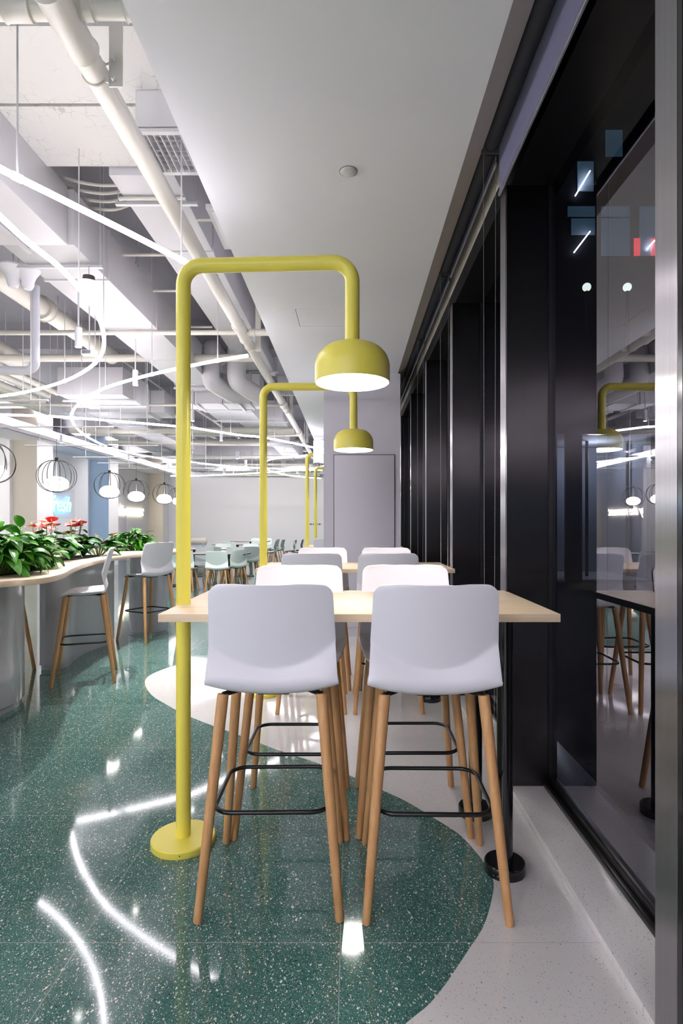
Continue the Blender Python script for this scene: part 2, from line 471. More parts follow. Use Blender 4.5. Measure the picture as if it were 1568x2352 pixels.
# kerb and windows
sbox('floor_kerb', M['kerb_stone'], 0.828, 1.3, YB, YF, 0.0, 0.037, label='pale speckled stone step along the windows', bevel=0.003)
FIN = [1.398+1.576*i for i in range(-4, 16)]
for i, y in enumerate(FIN):
    o = D.objects.new('window_pillar_%d' % (i+1), None); COL.objects.link(o); struct(o, 'black brushed steel window pillar')
    o.location = (0, y, 0)
    m = MB().box(0.8115, 1.028, 0, 0.02, 0.037, 3.17); m.build('steel_face', M['dark_steel'], o)
    m = MB().box(0.81, 0.83, 0.0202, 0.122, 0.037, 3.17); m.build('steel_edge', M['bright_steel'], o)
    m = MB().box(0.811, 0.8125, -0.001, 0.021, 0.037, 3.17); m.build('black_seam', M['black_paint'], o)
    m = MB().box(0.8308, 1.02, 0.0205, 0.121, 0.037, 3.17).box(1.0285, 1.07, -0.01, 0.13, 0.037, 3.4); m.build('pillar_core', M['dark_frame'], o)
for i in range(len(FIN)-1):
    y0, y1 = FIN[i]+0.131, FIN[i+1]-0.011
    o = D.objects.new('window_%d' % (i+1), None); COL.objects.link(o); struct(o, 'floor-to-ceiling night window between steel pillars')
    MB().add([(XG, y0, 0.09), (XG, y1, 0.09), (XG, y1, 3.17), (XG, y0, 3.17)], [(3, 2, 1, 0)]).build('pane', M['glass'], o, smooth=0, recalc=False)
    assert o.children[0].data.polygons[0].normal.x < 0
    MB().box(1.0, 1.028, y0-0.01, y1+0.01, 0.037, 0.06).box(1.028, 1.07, y0-0.01, y1+0.01, 0.037, 0.09).build('window_track', M['dark_frame'], o, bevel=0.003)

# ------------------------------------------------------------------ bar stool and dining chair
def shell(seat_z, top_z, mat, parent, hw_top=0.222, hw_base=0.2435, name='seat_shell'):
    NU, rb = 24, 0.05
    dz = seat_z-0.775
    def zs(u): return seat_z-0.008+0.043*u*u
    def za(u): return seat_z+0.088+0.10*u*u
    def yp(z): return -0.145-0.27*(z-dz-0.95)
    def yb(u, z):
        c = 0.035*(1-u*u); a = za(u); t = z-a
        up = yp(z)-c; lo = yp(a)-c-(0.20+0.24*(1-u*u))*(a-z)
        k = max(0, min(1, (t+0.006)/0.012)); k = k*k*(3-2*k)
        return up*k+lo*(1-k)
    rows = []
    nb = 46
    H = top_z
    for j in range(nb+1):                      # back, from top down
        s = j/nb
        row = []
        for i in range(NU+1):
            u = -1+2*i/NU
            uu = math.sin(u*PI/2)*0.35+u*0.65
            z0 = zs(u)+rb-0.034*u**4
            if s < 0.2:
                z = H-0.035*(1-math.cos(s/0.2*PI/2))
            else: z = (H-0.035)-(H-0.035-z0)*((s-0.2)/0.8)
            hw = hw_top+(hw_base-hw_top)*min(1, (H-z)/(H-seat_z))
            if z > H-0.035: hw = hw-0.035+math.sqrt(max(0, 0.035**2-(z-H+0.035)**2))
            crown = 0.006*(1-u*u)*max(0, (z-(H-0.1))/0.1)
            row.append((uu*hw, yb(uu, z), z+crown))
        rows.append(row)
    for j in range(1, 8):                      # bend
        th = PI+PI/2*j/7
        row = []
        for i in range(NU+1):
            u = -1+2*i/NU
            uu = math.sin(u*PI/2)*0.35+u*0.65
            rr = rb-0.034*u**4; z0 = zs(u)+rr; y1 = yb(uu, z0)
            row.append((uu*hw_base, y1+rr+rr*math.cos(th), z0+rr*math.sin(th)))
        rows.append(row)
    ns = 14
    for j in range(1, ns+1):                   # seat
        s = j/ns
        row = []
        for i in range(NU+1):
            u = -1+2*i/NU
            uu = math.sin(u*PI/2)*0.35+u*0.65
            rr = rb-0.034*u**4; y1 = yb(uu, zs(u)+rr)+rr
            y = y1+(0.215-0.02*uu**2-y1)*s
            hw = hw_base-0.028*s*s
            if s > 0.86: hw -= 0.03*((s-0.86)/0.14)**2
            z = zs(u)*(1-s)+(seat_z+0.004+0.012*u*u)*s-0.012*math.sin(s*PI)*(1-u*u)-0.034*max(0, (s-0.68)/0.32)**2
            row.append((uu*hw, y, z))
        rows.append(row)
    m = MB(); vs = [p for r in rows for p in r]; w = NU+1
    fs = [(j*w+i, j*w+i+1, (j+1)*w+i+1, (j+1)*w+i) for j in range(len(rows)-1) for i in range(NU)]
    m.add(vs, fs)
    o = m.build(name, mat, parent)
    bake(o, [('SOLIDIFY', dict(thickness=0.011, offset=0.0)), ('BEVEL', dict(width=0.0042, segments=3, limit_method='ANGLE', angle_limit=math.radians(50)))])
    return o

def make_seat(name, label, cat, seat_z, top_z, mat, foot, top, ring):
    t = thing(name, label, cat)
    sh = shell(seat_z, top_z, mat, t)
    zt = seat_z-0.008
    for sx in (-1, 1):
        for sy in (-1, 1):
            l = MB(); ft = (foot[0]*sx, foot[1]*sy, 0.0); tp = (top[0]*sx, top[1]*sy, zt)
            a = Vector(ft); b3 = Vector(tp); d = (b3-a)
            prof = [(0.0, 0.0135), (0.006, 0.0160), (0.3, 0.0178), (0.62, 0.0196), (0.985, 0.0213), (1.0, 0.0200)]
            l.tube([a+d*s for s, r in prof], [r for s, r in prof], 20)
            lo = l.build('leg', M['leg_wood'], t)
            c = MB(); c.cyl(b3-Vector((0, 0, 0.002)), Vector((0.118*sx, 0.085*sy, seat_z-0.006)), 0.010, n=12)
            c.build('bracket', M['black_metal'], lo)
    f = MB()
    f.box(-0.125, 0.125, 0.05, 0.10, seat_z-0.014, seat_z-0.004)
    f.box(-0.125, 0.125, -0.10, -0.05, seat_z-0.014, seat_z-0.004)
    f.box(-0.06, 0.06, -0.11, 0.11, seat_z-0.024, seat_z-0.0145)
    f.build('seat_frame', M['black_metal'], t, bevel=0.004)
    if ring:
        pts = []
        hx, hy0, hy1, r = 0.212, -0.195, 0.195, 0.07
        for cx, cy, a0 in ((hx-r, hy1-r, 0), (-hx+r, hy1-r, 90), (-hx+r, hy0+r, 180), (hx-r, hy0+r, 270)):
            for k in range(7):
                a = math.radians(a0+k*15); pts.append((cx+r*math.cos(a), cy+r*math.sin(a), 0.357))
        MB().tube(pts, 0.0084, 12, closed=True).build('footrest', M['black_metal'], t)
    return t

ST = make_seat('bar_stool', '', 'bar stool', 0.782, 1.180, M['white_plastic'], (0.25, 0.252), (0.182, 0.148), True)
first = [True]
def stool(x, y, rz, label, group):
    if first[0]:
        first[0] = False
        ST.location = (x, y, 0); ST.rotation_euler = (0, 0, rz); ST['label'] = label; ST['group'] = group; return ST
    return dup(ST, (x, y, 0), rz, label, group)
g1 = 'white bar stools around the nearest lamp table'
stool(-0.294, 2.262, math.radians(1.0), 'white bar stool in front on the left, back to us, beside the yellow post', g1)
stool(0.308, 2.247, math.radians(-1.0), 'white bar stool in front on the right, back to us, by black table leg', g1)
stool(-0.270, 2.785, PI, 'white bar stool across the nearest table on the left, facing us', g1)
stool(0.285, 2.80, PI, 'white bar stool across the nearest table on the right, facing us', g1)
g2 = 'white bar stools around the second lamp table'
stool(-0.295, 4.46, 0, 'white bar stool on near side of second lamp table, left of the pair', g2)
stool(0.278, 4.46, 0, 'white bar stool on near side of second lamp table, right of the pair', g2)
stool(-0.262, 5.06, PI, 'white bar stool facing us before the grey column, left of the pair', g2)
stool(0.325, 5.06, PI, 'white bar stool facing us before the grey column, right of the pair', g2)
g3 = 'white bar stools at the far lamp tables'
stool(-0.36, 9.15, 0, 'white bar stool half hidden behind the left edge of the grey column', g3)
g4 = 'white bar stools along the wavy planter counter'
stool(-2.42, 5.2, math.radians(90+21), 'white bar stool seen side-on beside the anthuriums at the wavy counter', g4)
stool(-2.49, 7.0, math.radians(60), 'white bar stool at the far end of the wavy counter, by leafy planter', g4)
stool(-3.31, 5.26, math.radians(-90), 'white bar stool mostly hidden behind the nearest grey counter pedestal', g4)

# ------------------------------------------------------------------ lamp tables
def pole_lamp(x, y, label, dx=0.745, yaw=-0.0, ztop=2.54):
    t = thing('floor_lamp', label, 'lamp', (x, y, 0), yaw, 'yellow arched lamps over the bar tables')
    b = MB().lathe([(0.0, 0.0), (0.137, 0.0), (0.138, 0.002), (0.138, 0.026), (0.134, 0.031), (0.0, 0.031)], 64)
    b.build('lamp_base', M['yellow'], t)
    MB().cyl((0.03, -0.1352, 0.016), (0.03, -0.1340, 0.016), 0.0028, n=10).build('base_screw', M['black_metal'], t)
    zs = 2.165
    path = rounded([(0, 0, 0.03), (0, 0, ztop), (dx, -0.0, ztop), (dx, 0, zs)], 0.085, 10)
    MB().tube(path, 0.0315, 28).build('lamp_pole', M['yellow'], t)
    R, zb = 0.1625, 2.015
    rc = 0.10; zt = 2.182
    prof = [(R-0.004, zb), (R, zb)]
    prof += [(R-rc+rc*math.cos(a), zt-rc+rc*math.sin(a)) for a in [PI/2*k/14 for k in range(15)]]
    prof += [(0.0, zt)]
    inner = [(0.0, zt-0.006), (R-rc, zt-0.006)]+[(R-rc+(rc-0.005)*math.cos(a), zt-rc+(rc-0.005)*math.sin(a)) for a in [PI/2*k/10 for k in range(10, -1, -1)]]+[(R-0.004, zb)]
    sh = MB().lathe(prof, 64, (dx, 0, 0)); sh.cur = 1; sh.lathe(inner, 64, (dx, 0, 0))
    so = sh.build('lamp_shade', [M['yellow'], M['shade_inside']], t)
    MB().lathe([(0.0, zb+0.008), (R-0.006, zb+0.008), (R-0.006, zb+0.014), (0, zb+0.014)], 48, (dx, 0, 0)).build('diffuser', M['shade_lamp'], so)
    return t
pole_lamp(-0.739, 2.515, 'yellow arched pole lamp nearest us, over the first bar table', yaw=-0.05)
pole_lamp(-0.725, 4.716, 'second yellow arched pole lamp, over the table before the grey column')
pole_lamp(-0.715, 9.30, 'third yellow arched pole lamp, partly hidden behind the grey column')
pole_lamp(-0.715, 11.45, 'farthest and smallest yellow arched pole lamp beyond the grey column')

def bar_table(x, y, label, posts=(( 0.59, -0.325), (0.57, 0.13)), hw=0.788, tilt=0.0):
    t = thing('bar_table', label, 'table', (x, y, 0), 0, 'long bar tables under the yellow lamps')
    top = MB().box(-hw, hw, -0.402, 0.402, 1.018, 1.05).build('tabletop', M['table_wood'], t, bevel=0.002)
    top.rotation_euler = (0, tilt, 0)
    for px, py in posts:
        MB().cyl((px, py, 0.0), (px, py, 1.014), 0.032, n=28).build('leg', M['black_paint'], t)
        MB().lathe([(0, 0.0), (0.081, 0.0), (0.0815, 0.003), (0.0815, 0.036), (0.078, 0.041), (0, 0.041)], 40, (px, py, 0)).build('leg_base', M['black_paint'], t)
    return t
bar_table(0.032, 2.634, 'pale wood bar table nearest us with two stools on each side')
bar_table(0.032, 4.90, 'second pale wood bar table, in front of the grey column', posts=((0.60, -0.35), (0.60, 0.15)))
bar_table(0.032, 9.42, 'pale wood bar table partly hidden behind the grey column')

# ------------------------------------------------------------------ smoke detector
sd = thing('smoke_detector', 'small round white detector on the smooth ceiling', 'smoke detector', (-0.014, 3.05, ZC))
MB().lathe([(0, -0.012), (0.030, -0.012), (0.042, -0.007), (0.046, 0.0)], 40).build('cover', M['white_paint'], sd)
MB().lathe([(0.0462, -0.003), (0.049, -0.003), (0.049, 0)], 40).build('rim', M['seam'], sd)

# ------------------------------------------------------------------ roller blinds
def chain(x0, x1, y, ztop, zb, parent):
    pts = []
    c = (x0+x1)/2; r = abs(x1-x0)/2
    n1 = 26
    for k in range(n1): pts.append((x0+(c-0.02-x0)*(k/n1)**1.5*0.6, y, ztop-(ztop-zb-0.03)*k/n1))
    xa = pts[-1][0]; xb = 2*c-xa
    for k in range(0, 9):
        a = PI+PI*k/8; pts.append((c+(c-xa)*math.cos(a), y, zb+0.03+0.03*math.sin(a)))
    for k in range(n1, -1, -1): pts.append((x1-(x1-c-0.02)*(k/n1)**1.5*0.6, y, ztop-(ztop-zb-0.03)*k/n1))
    # beads strung along the loop
    P = [Vector(p) for p in pts]; m = MB(); m.tube(P, 0.0007, 5)
    acc = 0.0; step = 0.0115
    oct_f = [(0, 2, 4), (2, 1, 4), (1, 3, 4), (3, 0, 4), (2, 0, 5), (1, 2, 5), (3, 1, 5), (0, 3, 5)]
    for a, b in zip(P, P[1:]):
        L = (b-a).length
        while acc < L:
            p = a+(b-a)*(acc/L); r = 0.0027
            m.add([(p.x+r, p.y, p.z), (p.x-r, p.y, p.z), (p.x, p.y+r, p.z), (p.x, p.y-r, p.z), (p.x, p.y, p.z+r), (p.x, p.y, p.z-r)], oct_f)
            acc += step
        acc -= L
    m.build('bead_chain', M['chain'], parent)
M['chain'] = plain('chain', (170, 168, 160), 0.35, metal=0.7)
M['blind_fabric'] = plain('blind_fabric', (112, 112, 142), 0.7, bump=0.3, bscale=400)
M['blind_tube'] = plain('blind_tube', (48, 48, 56), 0.7)
M['blind_bracket'] = plain('blind_bracket', (78, 74, 78), 0.4)
M['rail_metal'] = plain('rail_metal', (168, 170, 186), 0.3, metal=0.6)
bounds = [-1.70, -0.12, 1.47, 3.05, 4.55, 6.12, 7.7, 9.27]
names = ['behind us', 'just behind us', 'nearest in view', 'half lowered at top right', 'second, rolled up', 'third, rolled up', 'fourth, rolled up', 'fifth, rolled up']
for i in range(2, 7):
    y0, y1 = bounds[i-(1 if i == 2 else 0)]+0.02, bounds[i+1]-0.02
    if i == 2: y0, y1 = 0.05, 3.05
    low = 3.165 if i == 2 else 3.37
    lab = ['lowered grey-blue roller blind at the top right', 'rolled-up blind just beyond the lowered one', 'rolled-up blind, second beyond the lowered one', 'rolled-up blind, third beyond the lowered one', 'rolled-up blind farthest away, near the grey column'][i-2]
    t = thing('roller_blind', lab, 'blind', (0.745, (y0+y1)/2, 3.425), 0, 'roller blinds along the windows')
    L = (y1-y0)/2
    MB().cyl((0, -L, 0), (0, L-0.02, 0), 0.042, n=28).build('roller_tube', M['blind_tube'], t)
    MB().box(0.041, 0.0425, -L+0.02, L-0.02, low-3.425, 0.0).build('fabric', M['blind_fabric'], t)
    MB().box(0.036, 0.0475, -L+0.02, L-0.015, low-3.425-0.018, low-3.425).build('bottom_rail', M['rail_metal'], t, bevel=0.003)
    br = MB()
    for k in range(3): br.box(-0.05, 0.052, L-0.018+0.008*k, L-0.013+0.008*k, -0.05+0.003*k, 0.06)
    br.build('bracket', M['blind_bracket'], t, bevel=0.002)
    chain(-0.035, 0.030, L+0.0105, -0.04, (0.34 if i < 4 else 0.5)-3.425, t)

# ------------------------------------------------------------------ LED tubes
ZL = 2.973
def px(x, y, Z): Y = (Z-CH)*F/(VY-y); return Vector(((x-VX)*Y/F, Y, Z))
LEDS = {
 'A': ([(-160, 300), (0, 387), (100, 437), (200, 487), (300, 537), (430, 604)], 'near straight-looking glowing tube running down to the nearest lamp post'),
 'B': ([(-140, 380), (-60, 440), (0, 497), (57, 550), (95, 580), (135, 612), (172, 651), (207, 695), (227, 730), (238, 768), (237, 802), (224, 827), (201, 848), (161, 870), (109, 888), (46, 903), (0, 910), (-60, 919)], 'glowing white tube bending in a wide hook at left'),
 'C': ([(568, 817), (494, 829), (438, 840), (405, 847), (324, 866), (247, 889), (207, 909), (178, 930), (164, 952), (166, 968), (184, 991), (214, 1011), (255, 1029), (306, 1042), (357, 1051), (439, 1061.6), (519, 1070), (594, 1075), (700, 1078.5), (740, 1080)], 'glowing white tube in a tight hairpin with a free near end'),
 'D': ([(-120, 946), (0, 952), (161, 959), (405, 979), (438, 982), (547, 999), (612, 1006), (726, 1029), (745, 1033)], 'straight glowing white tube crossing the whole hall'),
 'E': ([(392, 1093), (439, 1093), (514, 1090.5), (594, 1086), (701, 1078.5), (744, 1070)], 'farthest glowing tube, close to the end wall'),
 'F': ([(744, 1040), (701, 1046), (634, 1053), (613, 1059), (606, 1068), (613, 1079), (661, 1091.5), (701, 1096), (736, 1098.6)], 'small glowing tube loop in the distance beside the second lamp post'),
}
def led(pts3, label, rods=True):
    t = thing('tube_light', label, 'light', tuple(pts3[0]), 0, 'glowing white tube lights hung under the ducts')
    o = pts3[0]
    P = spline([p-o for p in pts3], 7)
    # resample evenly
    MB().tube(P, 0.0155, 12).build('light_tube', M['led'], t)
    acc = 0.35; R = []
    for a, b in zip(P, P[1:]):
        L = (b-a).length
        while acc < L:
            p = a+(b-a)*(acc/L); R.append((p, (b-a).normalized())); acc += 0.95
        acc -= L
    for p, d in (R if rods else []):
        MB().cyl(p+Vector((0, 0, 0.0165)), p+Vector((0, 0, ZS-ZL-0.001)), 0.0045, n=8).build('hanging_rod', M['rod'], t)
    c = MB()
    for p, d in R: c.cyl(p-d*0.02, p+d*0.02, 0.0185, n=12)
    if R: c.build('clip', M['led'], t)  # clips carry the tube's emission in place of light shining through them
    return t
for k, (pts, lab) in LEDS.items():
    led([px(x, y, ZL) for x, y in pts], lab)
led([Vector((-7, 0.4, ZL)), Vector((-4.5, 0.2, ZL)), Vector((-2.3, -0.8, ZL)), Vector((-1.2, -2.2, ZL)), Vector((-1.0, -3.6, ZL)), Vector((-2.5, -4.4, ZL)), Vector((-6.5, -4.2, ZL))], 'glowing white tube behind the viewpoint', False)
led([Vector((-7, -7.4, ZL)), Vector((-4.5, -6.2, ZL)), Vector((-1.0, -6.6, ZL))], 'second glowing white tube behind the viewpoint', False)
led([Vector((-7, -9.9, ZL)), Vector((-4.5, -9.2, ZL)), Vector((-1.0, -9.5, ZL))], 'third glowing white tube behind the viewpoint', False)

# ------------------------------------------------------------------ wall lantern left of the column
wl = thing('wall_lantern', 'round lantern of bright glass rods on the side of the grey column', 'lamp', (-0.43, 7.55, 2.36))
for k in range(10):
    a = 2*PI*k/10
    MB().cyl((0.055*math.cos(a), 0.055*math.sin(a), -0.14), (0.055*math.cos(a), 0.055*math.sin(a), 0.14), 0.009, n=10).build('glass_rod', M['spot_glow'] if k % 2 else M['rod'], wl)
MB().lathe([(0, 0.14), (0.07, 0.14), (0.07, 0.15), (0, 0.15)], 24).lathe([(0, -0.15), (0.07, -0.15), (0.07, -0.14), (0, -0.14)], 24).build('end_plate', M['rod'], wl)
MB().box(0.03, 0.086, -0.012, 0.012, 0.15, 0.17).box(0.075, 0.087, -0.03, 0.03, -0.1, 0.2).build('bracket', M['rod'], wl)

# ------------------------------------------------------------------ cage pendants
def pendant(x, y, zc, label, canopy=2.475, first=[None]):
    if first[0]:
        return dup(first[0], (x, y, zc), random.uniform(0, 1), label)
    t = thing('pendant_lamp', label, 'lamp', (x, y, zc), 0.2, 'black wire cage pendants over the planter counter')
    cg = MB(); a_, b_ = 0.20, 0.172
    for k in range(10):
        th = PI*2*k/10; pts = []
        for j in range(19):
            ph = -PI/2+PI*j/18; r = max(a_*math.cos(ph)**0.8 if math.cos(ph) > 0 else 0, 0.02)
            pts.append((r*math.cos(th), r*math.sin(th), b_*math.sin(ph)))
        cg.tube(pts, 0.0038, 6)
    cg.cyl((0, 0, -b_-0.004), (0, 0, -b_+0.006), 0.045, n=20)
    cg.build('wire_cage', M['leaf_wire'], t)
    MB().cyl((0, 0, b_-0.01), (0, 0, b_+0.03), 0.018, n=16).build('lamp_cap', M['leaf_wire'], t)
    MB().lathe([(0.125*math.cos(-PI/2+PI*j/14), 0.082*math.sin(-PI/2+PI*j/14)-0.085) for j in range(15)], 32).build('glass_globe', M['pendant_lamp'], t)
    MB().cyl((0, 0, -0.006), (0, 0, b_-0.01), 0.004, n=8).build('stem', M['rod'], t)
    MB().cyl((0, 0, b_+0.03), (0, 0, 0.52), 0.0022, n=6).cyl((0, 0, 0.52), (0, 0, 0.532), 0.035, n=20).build('cord', M['leaf_wire'], t)
    first[0] = t
    return t
PD = [(-3.10, 4.9), (-3.22, 6.24), (-3.26, 7.7), (-3.40, 9.03), (-3.24, 9.9), (-3.25, 10.8)]
ords = ['nearest, cut by the left picture edge', 'over the red anthuriums', 'third from front, before the blue niche', 'fourth from front, beside white neon', 'fifth from the front, left of the lamp post', 'farthest, behind the lamp post']
for (x, y), o in zip(PD, ords):
    pendant(x, y, 1.93, 'black wire cage pendant lamp '+o)
for i, (x, y) in enumerate(PD):
    b = MB().cyl((-4.4, y, 2.468), (-2.6, y, 2.468), 0.008, n=8)
    for sx in (-4.2, -2.75): b.cyl((sx, y, 2.47), (sx, y, ZS-0.001), 0.004, n=6)
    tag(b.build('hanging_rail', M['rod']), 'thin white rail carrying the pendant lamp '+ords[i], 'rail', 'rails carrying the cage pendants')

# ------------------------------------------------------------------ wavy counter with planters
front = [(-2.3, 1.6), (-2.35, 2.5), (-2.22, 3.1), (-2.15, 3.53), (-2.06, 3.62), (-2.02, 3.79), (-2.05, 4.02), (-2.10, 4.2), (-2.22, 4.54), (-2.40, 5.15), (-2.50, 5.66), (-2.55, 6.2), (-2.52, 6.8), (-2.42, 7.2), (-2.28, 7.5), (-2.30, 7.9), (-2.5, 8.25), (-2.9, 8.4)]
back = [(-3.5, 8.4), (-3.9, 8.2), (-4.05, 7.6), (-3.9, 6.8), (-3.45, 6.0), (-3.37, 5.25), (-3.65, 4.4), (-4.2, 3.6), (-4.1, 2.6), (-3.9, 1.6)]
def smooth2(pts, closed=True): return [(p.x, p.y) for p in spline([(x, y, 0) for x, y in pts], 6, closed)]
outl = smooth2(front+back)
ct = thing('planter_counter', 'long wavy pale wood counter with plants set into its top', 'counter', (-3.0, 5.2, 0))
def rel(poly): return [(x+3.0, y-5.2) for x, y in poly]
MB().prism(rel(outl), 1.012, 1.05).build('countertop', M['counter_wood'], ct, bevel=0.002)
def ell(cx, cy, rx, ry, n=40, rot=0): return [(cx+rx*math.cos(t)*math.cos(rot)-ry*math.sin(t)*math.sin(rot), cy+rx*math.cos(t)*math.sin(rot)+ry*math.sin(t)*math.cos(rot)) for t in [2*PI*k/n for k in range(n)]]
peds = [ell(-3.0, 4.30, 0.46, 0.50), smooth2([(-2.98, 5.47), (-2.84, 5.48), (-2.79, 5.62), (-2.86, 5.95), (-2.88, 6.35), (-2.80, 6.72), (-2.9, 6.85), (-3.08, 6.8), (-3.10, 6.3), (-3.03, 5.8), (-3.01, 5.58)]), ell(-2.70, 7.62, 0.25, 0.26), ell(-3.1, 2.3, 0.5, 0.6)]
for p in peds:
    cx = sum(q[0] for q in p)/len(p); cy = sum(q[1] for q in p)/len(p)
    pd = MB().prism(rel(p), 0.05, 1.0115).build('pedestal', M['counter_grey'], ct, smooth=50)
    k = [(cx+(x-cx)*0.96, cy+(y-cy)*0.96) for x, y in p]
    MB().prism(rel(k), 0.0, 0.05).build('plinth', M['counter_grey'], pd, smooth=50)
wells = [ell(-2.62, 4.15, 0.26, 0.55), ell(-2.95, 5.85, 0.22, 0.70), ell(-3.0, 7.85, 0.25, 0.30)]
for p in wells: MB().prism(rel(p), 1.0505, 1.054).build('soil_bed', M['soil'], ct)

def leaf(m, base, az, L, Wd, elev, droop, heart=False, fold=0.25, nl=7):
    """one leaf blade as a bent strip"""
    base = Vector(base); d = Vector((math.cos(az), math.sin(az), 0)); sd = Vector((-math.sin(az), math.cos(az), 0)); up = Vector((0, 0, 1))
    p = base.copy(); rows = []; e = elev; st = L/nl
    roll = random.uniform(-0.4, 0.4)
    for j in range(nl+1):
        s = j/nl
        w = Wd*(math.sin(PI*min(1, s**0.75))**0.8 if not heart else (max(0.0, (1-s))**0.65*min(1, 0.55+s*3.2)))
        w = max(w, 0.0008)
        nrm = (up*math.cos(e)-d*math.sin(e)); sx = (sd*math.cos(roll)+nrm*math.sin(roll))
        rows.append((p-sx*w+nrm*w*fold, p-sx*w*0.5+nrm*w*fold*0.3, p.copy(), p+sx*w*0.5+nrm*w*fold*0.3, p+sx*w+nrm*w*fold))
        p = p+(d*math.cos(e)+up*math.sin(e))*st; e -= droop/nl
    vs = [q for r in rows for q in r]
    m.add(vs, [(j*5+i, j*5+i+1, (j+1)*5+i+1, (j+1)*5+i) for j in range(nl) for i in range(4)])

def green_plant(x, y, rx, ry, h, n, label, name='leafy_plant', mat='leaf_green', L=(0.14, 0.23), Wd=(0.022, 0.042)):
    t = thing(name, label, 'plant', (x, y, 1.054), 0, 'plants growing in the wavy counter')
    m = MB(); s = MB()
    for i in range(n):
        q = math.sqrt(random.random()); th = random.uniform(0, 2*PI); bx, by = rx*q*math.cos(th)*0.75, ry*q*math.sin(th)*0.75
        out = math.atan2(by+random.uniform(-0.1, 0.1), bx+random.uniform(-0.1, 0.1))
        hz = h*(1-0.65*q)*random.uniform(0.35, 0.85)
        az = out+random.uniform(-0.6, 0.6)
        tip = (bx, by, hz)
        s.tube([(bx*0.5, by*0.5, 0.0), (bx*0.8, by*0.8, hz*0.6), tip], 0.0022, 5)
        leaf(m, tip, az, random.uniform(*L), random.uniform(*Wd), random.uniform(0.1, 1.2)-q*0.4, random.uniform(0.8, 2.0))
    m.build('foliage', M[mat], t, smooth=60)['kind'] = 'stuff'
    s.build('stems', M['stem_green'], t)['kind'] = 'stuff'
    return t
green_plant(-2.48, 3.95, 0.30, 0.36, 0.44, 240, 'bushy green leafy plant at the left edge, nearest in the counter')
green_plant(-2.62, 4.50, 0.26, 0.30, 0.40, 170, 'leafy plant just behind the nearest one, left of the anthuriums')
green_plant(-3.02, 7.85, 0.34, 0.34, 0.34, 170, 'round bushy leafy plant at the far end of the counter', L=(0.14, 0.24))

def anthurium(x, y, r, h, nleaf, flowers, label):
    t = thing('anthurium', label, 'plant', (x, y, 1.054), 0, 'plants growing in the wavy counter')
    m = MB(); s = MB()
    for i in range(nleaf):
        th = random.uniform(0, 2*PI); q = random.uniform(0.2, 1); bx, by = r*q*math.cos(th), r*q*math.sin(th)
        hz = h*random.uniform(0.25, 0.75)*(1.1-0.4*q)
        s.tube([(bx*0.25, by*0.25, 0), (bx*0.6, by*0.6, hz*0.7), (bx, by, hz)], 0.003, 5)
        leaf(m, (bx, by, hz), th+random.uniform(-0.5, 0.5), random.uniform(0.15, 0.23), random.uniform(0.05, 0.08), random.uniform(-0.2, 0.5), random.uniform(0.6, 1.4), heart=True, fold=0.15)
    m.build('foliage', M['leaf_dark'], t, smooth=60)['kind'] = 'stuff'
    s.build('stems', M['stem_green'], t)['kind'] = 'stuff'
    for fx, fy, fz, az, col in flowers:
        f = MB(); leaf(f, (fx-0.03*math.cos(az), fy-0.03*math.sin(az), fz), az, 0.125, 0.062, random.uniform(0.2, 0.7), 0.9, heart=True, fold=0.1)
        fo = f.build('flower', M[col], t, smooth=60)
        MB().tube([(fx, fy, fz), (fx+0.008*math.cos(az), fy+0.008*math.sin(az), fz+0.025), (fx+0.015*math.cos(az), fy+0.015*math.sin(az), fz+0.05)], [0.005, 0.0045, 0.002], 8).build('spadix', M['spadix'], fo)
        MB().tube([(fx*0.3, fy*0.3, 0), (fx*0.8, fy*0.8, fz*0.6), (fx, fy, fz)], 0.003, 6).build('flower_stem', M['stem_green'], fo)
    return t
def fl_(n, r, z0, z1, cols=('petal_red',)):
    return [(random.uniform(-r, r), random.uniform(-r, r), random.uniform(z0, z1), random.uniform(-2.4, 0.2), random.choice(cols)) for _ in range(n)]
anthurium(-2.88, 5.40, 0.22, 0.38, 34, fl_(9, 0.14, 0.27, 0.38)+[(0.05, -0.12, 0.14, -1.2, 'petal_red')], 'red-flowered anthurium left of the pair over the counter curve')
anthurium(-2.95, 5.95, 0.25, 0.36, 40, fl_(11, 0.15, 0.31, 0.40)+fl_(3, 0.2, 0.18, 0.26, ('petal_orange',)), 'tall anthurium in the middle with red and orange flowers')
anthurium(-2.88, 6.50, 0.22, 0.28, 32, [(0.17, 0.0, 0.22, -0.8, 'petal_red'), (0.02, -0.1, 0.2, -1.4, 'petal_orange')], 'low anthurium on the right with one small red flower')

# ------------------------------------------------------------------ dining tables and chairs
DC = make_seat('dining_chair', '', 'chair', 0.45, 0.84, M['mint_plastic'], (0.235, 0.23), (0.17, 0.14), False)
dfirst = [True]
def dchair(x, y, rz, label, group='pale dining chairs in the far hall'):
    if dfirst[0]:
        dfirst[0] = False
        DC.location = (x, y, 0); DC.rotation_euler = (0, 0, rz); DC['label'] = label; DC['group'] = group; return DC
    return dup(DC, (x, y, 0), rz, label, group)
def dtable(x0, x1, y, label, dy=0.36):
    cx = (x0+x1)/2; hw = (x1-x0)/2
    t = thing('dining_table', label, 'table', (cx, y, 0), 0, 'dining tables in the far hall')
    top = MB().box(-hw, hw, -dy, dy, 0.742, 0.75).build('tabletop', M['tabletop_white'], t)
    MB().box(-hw-0.002, hw+0.002, -dy-0.002, dy+0.002, 0.722, 0.7415).build('edge_band', M['dark_edge'], t)
    for s in ((-hw+0.45, hw-0.45) if hw > 0.8 else (0,)):
        MB().cyl((s, 0, 0.012), (s, 0, 0.721), 0.045, n=16).build('leg', M['grey_steel_post'], t)
        MB().cyl((s, 0, 0), (s, 0, 0.012), 0.27, n=32).build('base_plate', M['dark_edge'], t)
    return t
